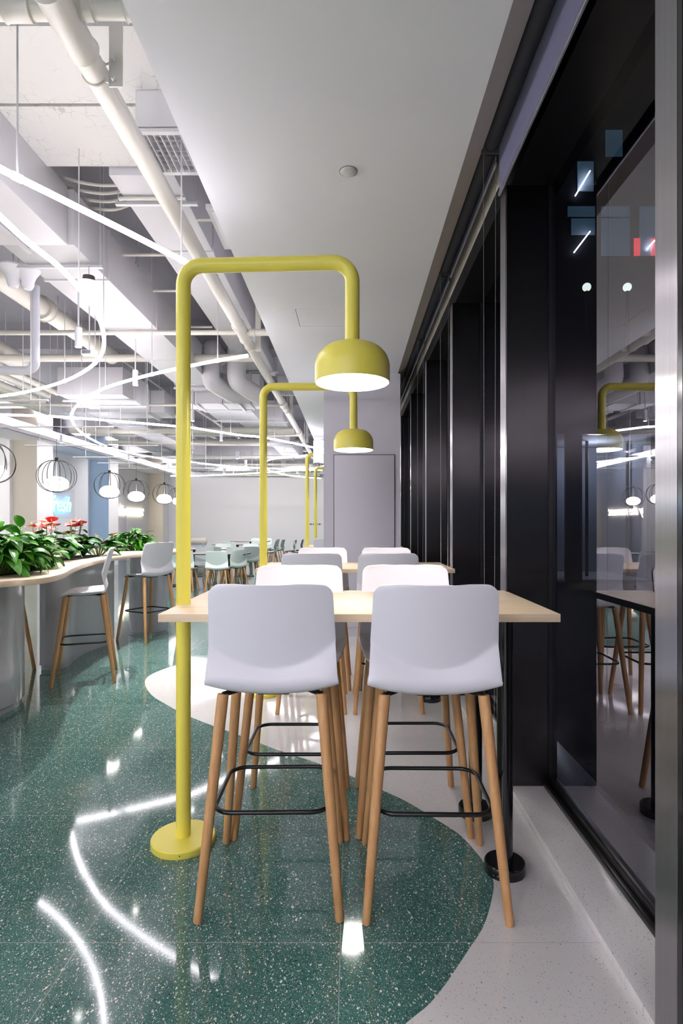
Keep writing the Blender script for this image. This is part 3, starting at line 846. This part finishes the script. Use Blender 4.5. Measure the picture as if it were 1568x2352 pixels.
dtable(-4.6, -2.36, 13.05, 'front dining table with a pale top, behind the nearest lamp post')
dtable(-4.7, -2.45, 15.5, 'second dining table from the front, pale top and dark edge')
dtable(-4.6, -3.05, 19.2, 'third dining table, small pale top, centre of the far hall')
dtable(-4.7, -3.25, 22.6, 'farthest dining table, close to the end wall')
rows = [
 (-2.83, 12.15, 0.05, 'pale dining chair with its back to us, front row, nearest to view'),
 (-3.55, 12.2, 0.0, 'pale dining chair, front row, just left of the nearest lamp post'),
 (-2.62, 12.75, 0.9, 'pale dining chair turned at the right end of the front table'),
 (-4.2, 12.15, 0.1, 'pale dining chair, front row, farthest left by the counter stool'),
 (-2.85, 13.85, PI, 'pale dining chair facing us across the front table, right one'),
 (-3.6, 13.85, PI, 'pale dining chair facing us across the front table, middle one'),
 (-4.3, 13.85, PI, 'pale dining chair facing us across the front table, left one'),
 (-2.62, 14.65, 0.35, 'pale dining chair at near side of the second table, right end'),
 (-3.5, 14.6, 0.0, 'pale dining chair at near side of the second table, middle'),
 (-2.9, 16.3, PI, 'pale dining chair facing us across the second table, right one'),
 (-3.7, 16.3, PI, 'pale dining chair facing us across the second table, left one'),
 (-4.35, 17.6, -1.3, 'pale dining chair seen side-on at left end of the third table'),
 (-3.9, 18.4, 0.0, 'pale dining chair at near side of the third table'),
 (-3.3, 20.0, PI, 'pale dining chair facing us across the third table'),
 (-2.75, 19.5, 1.5, 'pale dining chair side-on right of the third table by second lamp post'),
 (-3.9, 23.4, PI, 'small pale chair against the end wall behind the farthest table, left'),
 (-3.5, 23.4, PI, 'small pale chair against the end wall behind the farthest table, right'),
 (-2.72, 21.3, 1.4, 'pale chair side-on just right of second lamp post, taller in view'),
 (-3.0, 21.9, 1.4, 'pale chair side-on behind the one right of second lamp post'),
 (-2.2, 20.6, 1.5, 'pale chair side-on alone before the end wall, left of the pair'),
 (-2.0, 21.2, 1.5, 'pale chair side-on alone before the end wall, right of the pair'),
 (-1.75, 19.6, -1.4, 'pale chair side-on left of the third lamp post'),
]
for x, y, a, lab in rows: dchair(x, y, a, lab)
sf = thing('bolster_seat', 'grey rounded bolster bench among the far dining tables', 'bench', (-5.2, 18.8, 0))
MB().tube([(-0.45, 0, 0.86), (-0.43, 0, 0.86), (0.43, 0, 0.86), (0.45, 0, 0.86)], [0.07, 0.11, 0.11, 0.07], 20).build('bolster', M['tabletop_white'], sf)
MB().box(-0.45, 0.45, -0.3, 0.12, 0.3, 0.45).box(-0.4, 0.4, 0.0, 0.06, 0.0, 0.80).build('seat', M['column_paint'], sf, bevel=0.02)

# switches on the end wall
sw = thing('switch_panel', 'white panel of four dark switches on the end wall', 'switch', (-1.6, YF-0.001, 1.42))
MB().box(-0.28, 0.28, -0.012, 0, -0.045, 0.045).build('plate', M['white_paint'], sw, bevel=0.003)
for k in range(4):
    MB().box(-0.24+0.13*k, -0.17+0.13*k, -0.016, -0.0125, -0.025, 0.025).build('switch', M['dark_edge'], sw)

# ------------------------------------------------------------------ neon signs
def neon(text, y, z, size, mat, label, depth, w, h):
    t = thing('neon_sign', label, 'sign', (XW+0.03, y, z))
    MB().box(0, 0.006, -0.08, w, -0.22, h).build('backing_plate', M['acrylic'], t)
    c = D.curves.new('lettering', 'FONT'); c.body = text; c.size = size; c.shear = 0.35; c.fill_mode = 'BOTH'; c.extrude = depth; c.offset = 0.004
    c.space_character = 0.95; c.materials.append(mat); c.resolution_u = 6
    tmp = D.objects.new('tmp', c); COL.objects.link(tmp); bpy.context.view_layer.update()
    lm = D.meshes.new_from_object(tmp.evaluated_get(bpy.context.evaluated_depsgraph_get())); D.objects.remove(tmp); D.curves.remove(c)
    if not lm.materials: lm.materials.append(mat)
    o = D.objects.new('lettering', lm); COL.objects.link(o); o.parent = t; o.rotation_euler = (PI/2, 0, PI/2); o.location = (0.04, 0, 0)
    return t
neon('fresh', 16.55, 1.80, 0.66, M['neon_blue'], 'glowing blue neon sign reading fresh in the first niche', 0.010, 1.6, 0.72)
neon('Enjoy the moment', 20.35, 1.78, 0.52, M['neon_white'], 'glowing white neon sign reading Enjoy the moment in the far niche', 0.008, 3.75, 0.62)
M['glow_blue'] = None
d3 = thing('door_2', '', 'door', (XW, 21.9, 0)); d3['kind'] = 'structure'; d3['label'] = 'plain grey door below the white neon sign'
MB().box(0, 0.03, -0.45, 0.45, 0, 2.05).build('door_leaf', M['column_paint'], d3, bevel=0.003)
MB().box(0.03, 0.08, 0.33, 0.35, 1.0, 1.02).box(0.07, 0.085, 0.2, 0.35, 1.0, 1.02).build('door_handle', M['rod'], d3)

# ------------------------------------------------------------------ pipes and ducts under the slab
def pipe(name, path, r, label, mat='pipe_paint', couplings=(), n=20, group='pipes under the ceiling slab', cat='pipe', fil=None):
    P = rounded(path, fil, 6) if fil else [Vector(p) for p in path]
    t = thing(name, label, cat, tuple(P[0]), 0, group); o = P[0]
    MB().tube([p-o for p in P], r, n).build('pipe_run', M[mat], t)
    L0 = (P[-1]-P[0]).length
    if not fil and L0 > 1.5 and cat == 'pipe' and r < 0.2 and name != 'drain_pipe':
        nk = max(2, int(L0/2.2)+1)
        for k in range(nk):
            q = P[0]+(P[-1]-P[0])*((k+0.35)/nk)-o
            MB().cyl(q+Vector((0, 0, r)), (q.x, q.y, ZS-o.z-0.001), 0.005, n=6).build('hanging_rod', M['rod'], t)
    for a, b in couplings:
        a, b = Vector(a)-o, Vector(b)-o
        MB().tube([a, a+(b-a)*0.03, a+(b-a)*0.1, a+(b-a)*0.9, a+(b-a)*0.97, b], [r*1.14, r*1.3, r*1.16, r*1.16, r*1.3, r*1.14], n).build('coupling', M[mat], t)
    return t
kz = 3.47
pipe('drain_pipe', [(-1.17, YB+0.1, kz), (-1.17, 17.5, kz)], 0.056, 'long cream drain pipe running beside the smooth ceiling',
     couplings=[((-1.17, 2.18, kz), (-1.17, 2.5, kz)), ((-1.17, 5.9, kz), (-1.17, 6.35, kz)), ((-1.17, 9.6, kz), (-1.17, 9.9, kz)), ((-1.17, 12.6, kz), (-1.17, 12.9, kz))])
pipe('branch_pipe', [(-5.5, 2.33, 3.50), (-1.23, 2.33, 3.50)], 0.036, 'cream branch pipe joining the drain pipe at top left', couplings=[((-1.42, 2.33, 3.5), (-1.30, 2.33, 3.5))])
pipe('branch_pipe', [(-1.11, 2.33, 3.50), (-0.84, 2.33, 3.50)], 0.033, 'short cream pipe stub between drain pipe and smooth ceiling', couplings=[((-1.09, 2.33, 3.5), (-1.05, 2.33, 3.5)), ((-0.92, 2.33, 3.5), (-0.89, 2.33, 3.5))])
for y, z, r, lab in ((6.12, 3.46, 0.026, 'thin white cross pipe, nearest of the full-width ones'), (7.6, 3.62, 0.05, 'thick white cross pipe above the hairpin tube'), (9.77, 3.45, 0.024, 'thin grey-white cross pipe, second of the full-width ones'),
                (12.4, 3.45, 0.07, 'thick white cross pipe beyond the second lamp post'), (13.4, 3.52, 0.05, 'middle-thick cross pipe beyond the thick one')):
    pipe('cross_pipe', [(-6.1, y, z), (-1.23, y, z)], r, lab)
pipe('cross_pipe', [(-1.11, 6.12, 3.46), (-0.83, 6.12, 3.46)], 0.034, 'short white pipe stub right of the drain pipe coupling', couplings=[((-1.09, 6.12, 3.46), (-1.03, 6.12, 3.46))])
# hangers of the drain pipe
for i, y in enumerate((2.62, 6.62, 10.3, 14.0)):
    t = thing('pipe_hanger', 'flat cream bar and strap holding the drain pipe, %s from the front' % ['first', 'second', 'third', 'fourth'][i], 'hanger', (-1.17, y, kz), 0, 'hangers of the long drain pipe')
    MB().box(0.060, 0.122, -0.004, 0.004, -0.06, ZS-kz-0.001).build('flat_bar', M['pipe_paint'], t)
    pts = [(0.062, -0.006, 0.045)]+[(0.060*math.cos(a), -0.006, 0.060*math.sin(a)) for a in [math.radians(40+10*k) for k in range(0, 29)]]+[(0.062, -0.006, -0.045)]
    MB().tube(pts, 0.005, 6).build('strap', M['pipe_paint'], t)
    for z in (-0.035, 0.055): MB().cyl((0.085, -0.03, z), (0.085, -0.012, z), 0.009, n=6).build('bolt', M['rod'], t)
# pipes along the hall at left
for i, (x, z, r, y0, y1) in enumerate(((-3.35, 3.75, 0.10, 4.3, 8.0), (-4.75, 3.75, 0.13, 4.0, 8.2), (-4.9, 3.6, 0.055, 3, 9.5), (-5.2, 3.62, 0.055, 3, 9.8), (-5.5, 3.6, 0.055, 3, 10.2), (-5.75, 3.62, 0.06, 4, 11), (-6.0, 3.72, 0.09, 4, 12), (-6.3, 3.72, 0.05, 4, 12))):
    pipe('long_pipe', [(x, y0, z), (x, y1, z)], r, 'white pipe running lengthwise at left, %s counted from the big ducts' % ['first, thick', 'second, thickest', 'third, thin', 'fourth, thin', 'fifth, thin', 'sixth', 'seventh, thick', 'eighth, thin'][i],
         couplings=[((x, (y0+y1)/2, z), (x, (y0+y1)/2+0.12, z))])
pipe('grey_drain', [(-2.78, 5.02, 3.50), (-2.78, 5.02, 2.755), (-4.4, 5.02, 2.755)], 0.038, 'grey drain pipe dropping and turning left in an elbow', 'grey_pipe', fil=0.08)

def duct(name, x0, x1, y0, y1, z0, z1, label, mat='duct_paint', seams='y', step=1.2, flange=True):
    cx, cy = (x0+x1)/2, (y0+y1)/2
    t = thing(name, label, 'duct', (cx, cy, z0), 0, 'painted air ducts under the slab')
    MB().box(x0-cx, x1-cx, y0-cy, y1-cy, 0, z1-z0).build('duct_body', M[mat], t, bevel=0.006)
    if seams:
        a0, a1 = (y0-cy, y1-cy) if seams == 'y' else (x0-cx, x1-cx)
        k = a0+step*0.5
        while k < a1-0.1:
            e = 0.012
            b = MB()
            if seams == 'y': b.box(x0-cx-e, x1-cx+e, k, k+0.035, -e, z1-z0+e)
            else: b.box(k, k+0.035, y0-cy-e, y1-cy+e, -e, z1-z0+e)
            b.build('flange', M['duct_paint'], t, bevel=0.005)
            b = MB(); e = 0.002
            if seams == 'y': b.box(x0-cx-e, x1-cx+e, k+0.036, k+0.043, -e, z1-z0+e)
            else: b.box(k+0.036, k+0.043, y0-cy-e, y1-cy+e, -e, z1-z0+e)
            b.build('seam', M['seam'], t)
            k += step
    # hanging straps
    for e in (0, 1):
        b = MB()
        if seams == 'y':
            yy = (y0-cy+0.3, y1-cy-0.33)[e]
            b.box(x0-cx-0.08, x1-cx+0.08, yy, yy+0.03, -0.035, -0.013)
            for xx in (x0-cx-0.06, x1-cx+0.06): b.cyl((xx, yy+0.015, -0.02), (xx, yy+0.015, ZS-z0-0.001), 0.005, n=6)
        else:
            xx = (x0-cx+0.3, x1-cx-0.33)[e]
            b.box(xx, xx+0.03, y0-cy-0.06, y1-cy+0.06, -0.035, -0.013)
            for yy in (y0-cy-0.05, y1-cy+0.05): b.cyl((xx+0.015, yy, -0.02), (xx+0.015, yy, ZS-z0-0.001), 0.005, n=6)
        b.build('hanger', M['rod'], t)
    return t
# concrete beams
for i, (y0, y1, lab) in enumerate(((1.0, 2.0, ''), (2.86, 3.385, ''), (3.41, 3.98, ''))):
    sbox('ceiling_beam_%d' % (i+1), M['cracked_paint'], XW, -0.84, y0, y1, 3.90, ZS)
for i, y in enumerate((8.6, 12.6, 16.6, 20.6)):
    sbox('ceiling_beam_%d' % (i+4), M['slab_paint'], XW, -0.84, y, y+0.4, 4.05, ZS)
duct('air_duct', -1.70, -1.24, 4.0, 9.4, 3.85, 4.25, 'flat long duct just left of the drain pipe', step=2.2)
duct('air_duct', -2.62, -2.08, 4.28, 9.0, 3.50, 3.92, 'big main duct running lengthwise down the middle')
duct('air_duct', -4.60, -2.12, 3.45, 4.27, 3.49, 3.93, 'wide duct end piece at far left, near the hooked tube', seams='x', step=3)
duct('fan_box', -4.25, -3.30, 8.25, 9.3, 3.28, 3.68, 'boxy white fan unit beyond the hooked tube', seams='y', step=0.7)
duct('air_duct', -2.75, -1.45, 9.05, 9.5, 3.32, 3.80, 'cross duct ending the main duct, wrapped with two bands', seams='x', step=0.45)
duct('air_duct', -2.55, -1.75, 9.52, 11.2, 3.40, 3.72, 'lower duct section following the cross duct')
duct('air_duct', -2.3, -1.35, 11.25, 13.0, 3.50, 3.85, 'wide flat duct section before the thick cross pipe')
duct('air_duct', -5.5, -3.4, 10.4, 11.0, 3.45, 3.85, 'long cross duct at left beyond the fan unit', seams='x')
duct('air_duct', -4.9, -4.3, 11.4, 17, 3.45, 3.8, 'lengthwise duct at left, over the dining tables')
duct('air_duct', -2.0, -1.5, 14.0, 17.1, 3.4, 3.75, 'distant lengthwise duct near the smooth ceiling')
duct('air_duct', -6.0, -1.5, 17.2, 17.8, 3.45, 3.85, 'distant cross duct over the third dining table', seams='x')
duct('air_duct', -6.0, -1.2, 21.2, 21.9, 3.4, 3.8, 'farthest cross duct near the end wall', seams='x')
duct('air_duct', -5.9, -5.3, 12.5, 17.1, 3.55, 3.9, 'distant lengthwise duct nearest the side wall')
# flexible bands dropping from the main duct
for i, x in enumerate((-1.98, -1.62)):
    t = thing('wrapped_duct', 'insulated duct wrapped around a drop, %s of the two beside the drain pipe' % ['left', 'right'][i], 'duct', (x, 8.05, 3.3), 0, 'insulated drops')
    MB().tube(rounded([(0, 0.55, 0.62), (0, 0.05, 0.62), (0, 0.0, 0.12), (0.25, 0.45, 0.02)], 0.1, 6), 0.13, 14).build('insulation', M['duct_paint'], t)
rnd = random.Random(3)
for i in range(10):
    if i in (3, 7): continue
    y = 14.2+i*1.05; z = rnd.choice((3.35, 3.45, 3.6, 3.8)); r = rnd.choice((0.03, 0.045, 0.06, 0.09))
    pipe('cross_pipe', [(-6.1, y, z), (-1.3, y, z)], r, 'distant white cross pipe, one of the row past the second lamp post', n=12, group='distant cross pipes')
for i in range(6):
    x = -5.6+i*0.72; z = 3.95; r = rnd.choice((0.03, 0.035, 0.045))
    pipe('long_pipe', [(x, 12.2, z), (x+0.3, 22, z)], r, 'distant lengthwise pipe over the dining tables', n=12, group='distant lengthwise pipes')
# conduits curving between beam and duct
for i in range(4):
    y = 4.25+0.12*i
    pipe('conduit', [(p.x, p.y, p.z) for p in spline([(-2.75+0.1*i, 4.0, 4.1-0.02*i), (-2.35, y, 4.05), (-2.0, y+0.1, 4.0), (-1.75, y+0.15, 4.02+0.03*i)], 6)], 0.013, 'thin white conduit bending across the gap, %s from the front' % ['first', 'second', 'third', 'fourth'][i], n=8, group='thin conduits', cat='conduit')
for i, (x, z) in enumerate(((-2.95, 4.15), (-2.98, 3.95), (-3.9, 4.2))):
    pipe('conduit', [(x, 4.1, z), (x, 12, z)], 0.016, 'thin straight conduit left of the main duct, %s one' % ['upper', 'lower', 'outer'][i], n=8, group='thin conduits', cat='conduit')
for i, (x, y) in enumerate(((-1.45, 3.1+1.15), (-1.9, 5.2), (-1.9, 6.0), (-1.95, 7.1), (-0.98, 4.6), (-0.98, 7.2))):
    pipe('strut', [(x-0.28, y, 3.83 if x > -1.6 and x < -1.2 else 3.86), (x+0.22, y, 3.83 if x > -1.6 and x < -1.2 else 3.86)], 0.014, 'thin white support bar over the walkway, %s from the front' % ['first', 'second', 'fourth', 'fifth', 'third', 'sixth'][i], n=8, group='support bars', cat='support bar')

# grilles by the smooth ceiling
for i, y in enumerate((3.28, 9.6)):
    t = thing('air_grille', 'white slatted air grille %s' % ('above the drain pipe near the front' if i == 0 else 'above the second lamp post, far off'), 'grille', (-1.0, y, 3.66), 0, 'slatted air grilles')
    b = MB().box(-0.24, 0.17, 0, 0.03, 0, 0.02).box(-0.24, 0.17, 0.38, 0.41, 0, 0.02).box(-0.24, -0.21, 0.03, 0.38, 0, 0.02).box(0.14, 0.17, 0.03, 0.38, 0, 0.02)
    b.build('frame', M['white_paint'], t)
    s = MB()
    for k in range(9): s.box(-0.21+0.039*k+0.02, -0.21+0.039*k+0.024, 0.03, 0.38, 0.0, 0.02)
    for k in range(7): s.box(-0.21, 0.14, 0.07+0.045*k, 0.073+0.045*k, 0.021, 0.03)
    s.build('slats', M['white_paint'], t)
    MB().box(-0.24, 0.17, 0.0, 0.012, 0.031, 0.238).box(-0.24, 0.17, 0.398, 0.41, 0.031, 0.238).box(-0.24, -0.228, 0.012, 0.398, 0.031, 0.238).box(-0.228, 0.17, 0.012, 0.398, 0.2, 0.238).build('plenum', M['white_paint'], t)
lp = thing('ceiling_light', 'slim rectangular light tucked against the edge of the smooth ceiling', 'light', (-0.93, 4.3, 3.62))
MB().box(-0.09, 0.06, -0.3, 0.3, 0.0, 0.03).build('housing', M['white_paint'], lp)
MB().box(-0.06, 0.03, -0.26, 0.26, -0.004, -0.001).build('diffuser', M['white_plastic'], lp)

# ------------------------------------------------------------------ spots, downlights, small fittings
def spot(x, y, z, label, aim=(0, 0, -1), power=40, r=0.03, L=0.17):
    t = thing('spotlight', label, 'light', (x, y, z), 0, 'white cylinder spotlights')
    MB().cyl((0, 0, 0), (0, 0, L), r, n=24).build('housing', M['white_plastic'], t)
    MB().cyl((0, 0, -0.002), (0, 0, 0.0), r*0.8, n=20).build('lens', M['spot_glow'], t)
    MB().cyl((0, 0, L), (0, 0, ZS-z-0.001), 0.008, n=8).build('hanging_rod', M['rod'], t)
    ld = D.lights.new('spot', 'SPOT'); ld.energy = power; ld.spot_size = math.radians(95); ld.spot_blend = 0.7; ld.shadow_soft_size = 0.03
    ld.color = (1, 0.97, 0.94)
    lo = D.objects.new('spot_beam', ld); COL.objects.link(lo); lo.parent = t; lo.location = (0, 0, -0.01)
    lo.rotation_euler = Vector(aim).to_track_quat('-Z', 'Y').to_euler()
    return t
def at(x, y, Z): p = px(x, y, Z); return p.x, p.y, Z
for (x, y, Z, lab, aim) in ((180, 797, 2.98, 'white cylinder spotlight beside the hooked tube', (0.0, 0, -1)), (311, 885, 2.98, 'white cylinder spotlight under the hairpin tube', (0, 0, -1)),
        (442, 967, 3.0, 'white cylinder spotlight touching the nearest lamp post in view', (0, 0, -1)), (508, 1012, 3.0, 'white cylinder spotlight hanging below the straight tube', (0, 0, -1)),
        (545, 1053, 3.05, 'distant white spotlight above the second dining table', (0, 0.6, -0.8)), (564, 1070, 3.1, 'distant white spotlight right of the one over the second table', (0, 1, -0.5)),
        (515, 1087, 3.2, 'white spotlight washing the end wall, left one', (0, 1, -0.35)), (683, 1087, 3.2, 'white spotlight washing the end wall, right one', (0, 1, -0.35))):
    X, Y, Z = at(x, y, Z)
    wall = 'washing' in lab
    spot(X, min(Y, 24.3), Z, lab, aim, power=60 if not wall else 85, r=0.03 if Y < 14 else 0.045, L=0.17)
# recessed downlight and two horn sirens, grille box
X, Y, Z = at(204, 655, 3.32)
t = thing('downlight', 'round white downlight hanging below the main duct', 'light', (X, Y, Z))
MB().lathe([(0.0, 0.0), (0.075, 0.0), (0.085, 0.008), (0.09, 0.016), (0.062, 0.022), (0.0, 0.022)], 36).build('trim_ring', M['white_plastic'], t)
MB().lathe([(0.05, 0.022), (0.045, 0.07), (0.0, 0.075)], 24).build('heat_sink', M['blind_bracket'], t)
MB().cyl((0, 0, 0.075), (0, 0, 0.17), 0.004, n=6).build('cable', M['rod'], t)
for i, (xx, yy, rr) in enumerate(((30, 636, 0.11), (64, 640, 0.095))):
    X, Y, Z = at(xx, yy, 3.42)
    t = thing('siren', 'white horn-shaped speaker under the ducts at left, %s of the two' % ['left', 'right'][i], 'speaker', (X, Y, Z), 0, 'horn speakers')
    MB().lathe([(0.0, -0.09), (0.03, -0.088), (0.045, -0.06), (0.05, -0.02), (0.065, 0.02), (rr*0.9, 0.05), (rr, 0.07), (rr*0.96, 0.085), (0.0, 0.09)], 36).build('horn', M['white_plastic'], t)
    MB().cyl((0, 0, 0.09), (0, 0, ZS-Z-0.001), 0.006, n=6).build('hanging_rod', M['rod'], t)
X, Y, Z = at(205, 812, 3.05)
t = thing('sensor_box', 'small white ventilated box inside the bend of the hooked tube', 'box', (X, Y, Z))
MB().box(-0.07, 0.07, -0.04, 0.04, -0.02, 0.03).build('case', M['white_plastic'], t, bevel=0.012)
MB().box(-0.05, 0.03, -0.042, -0.0405, -0.012, 0.02).build('vent', M['seam'], t)
MB().cyl((0, 0, 0.03), (0, 0, ZS-Z-0.001), 0.006, n=6).build('hanging_rod', M['rod'], t)
# grey vertical service pipe with cross tee
# thin threaded rods between

# unseen glowing panels, added to fill the view with light
for i, (x, y, w) in enumerate(((-2.4, -2.6, 0.6), (-2.4, -6.0, 0.6), (-5.4, -2.6, 0.6), (-5.4, 1.2, 0.5), (0.0, -2.2, 0.3), (0.0, -5.0, 0.3))):
    zz = 3.2 if x < -1 else ZC-0.03
    t = thing('fill_panel', 'square white fill panel added outside the view, %s' % ['first', 'second', 'third', 'fourth', 'fifth', 'sixth'][i], 'light', (x, y, zz), 0, 'added fill panels outside the view')
    MB().box(-w-0.01, w+0.01, -w-0.01, w+0.01, 0.0, 0.029).build('housing', M['white_plastic'], t)
    MB().box(-w, w, -w, w, -0.004, -0.001).build('diffuser', M['fill_glow'], t)

nb_ = thing('blue_tube_light', 'blue glowing tube on the wall behind the view', 'light', (-0.6, YB+0.05, 1.95))
MB().tube([(-2.6, 0, 0), (0.6, 0, 0.0)], 0.05, 10).build('light_tube', M['neon_blue'], nb_)

# added spots that brighten the hall and wash the side wall
for i, (x, y) in enumerate(((-2.0, -1.6), (-4.6, 1.8), (-6.2, 8.0), (-6.2, 12.2), (-6.0, 15.4), (-5.95, 19.8))):
    spot(x, y, 3.15, 'white cylinder spotlight added to brighten the hall, %s' % ['a', 'b', 'c', 'd', 'e', 'f'][i], power=62 if x < -5 else 90, aim=(-1, 0, -0.5) if x < -5 else (0, 0, -1))

# ------------------------------------------------------------------ outside at night
M['night_ground'] = plain('night_ground', (40, 46, 40), 0.9, bump=1, bscale=20, var=0.5)
M['night_wall'] = plain('night_wall', (48, 40, 40), 0.8)
M['lit_teal'] = emit('lit_teal_window', (60, 104, 120), 0.07)
M['lit_red'] = emit('lit_red_sign', (220, 50, 50), 0.35)
M['lit_white'] = emit('lit_strip', (200, 225, 255), 2.0)
M['globe'] = emit('street_globe', (215, 228, 212), 0.5)
g = MB().box(1.35, 40, -10, 60, -0.3, -0.02).build('ground_outside', M['night_ground']); struct(g, 'dark ground outside the windows')
bd = thing('office_building', 'dark building across the way with lit teal windows', 'building', (11, 26, 0))
MB().box(-7, 9, 0, 6, -0.02, 26).build('facade', M['night_wall'], bd)
def pw(x0, x1, y0, y1, Y, mat, nm, par):
    X0, X1 = (x0-VX)*Y/F, (x1-VX)*Y/F; Z1, Z0 = CH+(VY-y0)*Y/F, CH+(VY-y1)*Y/F
    l = par.location
    return MB().box(X0-l.x, X1-l.x, Y-0.05-l.y, Y-l.y, Z0-l.z, Z1-l.z).build(nm, mat, par)
for q in ((1303, 1365, 475, 498), (1311, 1365, 503, 540), (1380, 1445, 475, 498), (1380, 1445, 503, 588), (1468, 1505, 475, 588), (1325, 1362, 372, 440), (1390, 1428, 300, 360), (1425, 1440, 130, 160)):
    pw(*q, 25.99, M['lit_teal'], 'window', bd)
for q in ((1455, 1468, 548, 588), (1495, 1512, 548, 588)): pw(*q, 25.93, M['lit_red'], 'red_sign', bd)
for (xa, ya, xb, yb_) in ((1355, 252, 1331, 297), (1355, 392, 1324, 445), (1355, 531, 1321, 576), (1503, 552, 1490, 568)):
    Y = 25.7; A = Vector(((xa-VX)*Y/F-11, -0.3, CH+(VY-ya)*Y/F)); B = Vector(((xb-VX)*Y/F-11, -0.12, CH+(VY-yb_)*Y/F))
    MB().cyl(A, B, 0.03, n=8).build('light_strip', M['lit_white'], bd)
for i, (x, y) in enumerate(((1347, 658), (1440, 658))):
    Y = 15.0; X = (x-VX)*Y/F; Z = CH+(VY-y)*Y/F
    t = thing('street_lamp', 'round pale street lamp globe outside, %s of the two' % ['left', 'right'][i], 'street lamp', (X, Y, -0.02), 0, 'street lamps outside')
    MB().cyl((0, 0, 0), (0, 0, Z-0.09), 0.04, n=12).build('lamp_post', M['night_wall'], t)
    MB().lathe([(0.11*math.cos(-PI/2+PI*j/12), Z+0.11*math.sin(-PI/2+PI*j/12)) for j in range(13)], 24).build('globe', M['globe'], t)
# lit room of the opposite wing
M['wing_wall'] = plain('wing_wall', (120, 126, 140), 0.8)
rm = thing('opposite_shop', 'lit shop room across the yard behind a dark mullion', 'building', (6.2, 14.0, 0))
MB().box(-1.25, 1.15, 2.4, 2.5, 0, 3.7).box(-1.3, -1.2, 0, 2.5, 0, 3.7).box(1.15, 1.25, 0, 2.5, 0, 3.7).box(-1.3, 1.25, 0, 2.5, 3.6, 3.7).build('room_walls', M['wing_wall'], rm)
MB().box(-1.3, 1.25, 0, 2.5, 0.0, 0.05).build('room_floor', M['kerb_stone'], rm)
MB().box(-0.95, -0.55, -0.05, 0.05, 0, 3.6).box(-1.35, -1.2, -0.1, 0.1, 0, 3.8).box(1.1, 3, -0.1, 0.1, 0, 3.8).box(-1.35, 3, -0.12, 0.1, 3.6, 5.5).build('mullion', M['dark_frame'], rm)
ld = D.lights.new('room_bulb', 'POINT'); ld.energy = 13; ld.shadow_soft_size = 0.15; ld.color = (0.85, 0.92, 1)
lo = D.objects.new('room_bulb', ld); COL.objects.link(lo); lo.parent = rm; lo.location = (0.3, 1.2, 3.2)
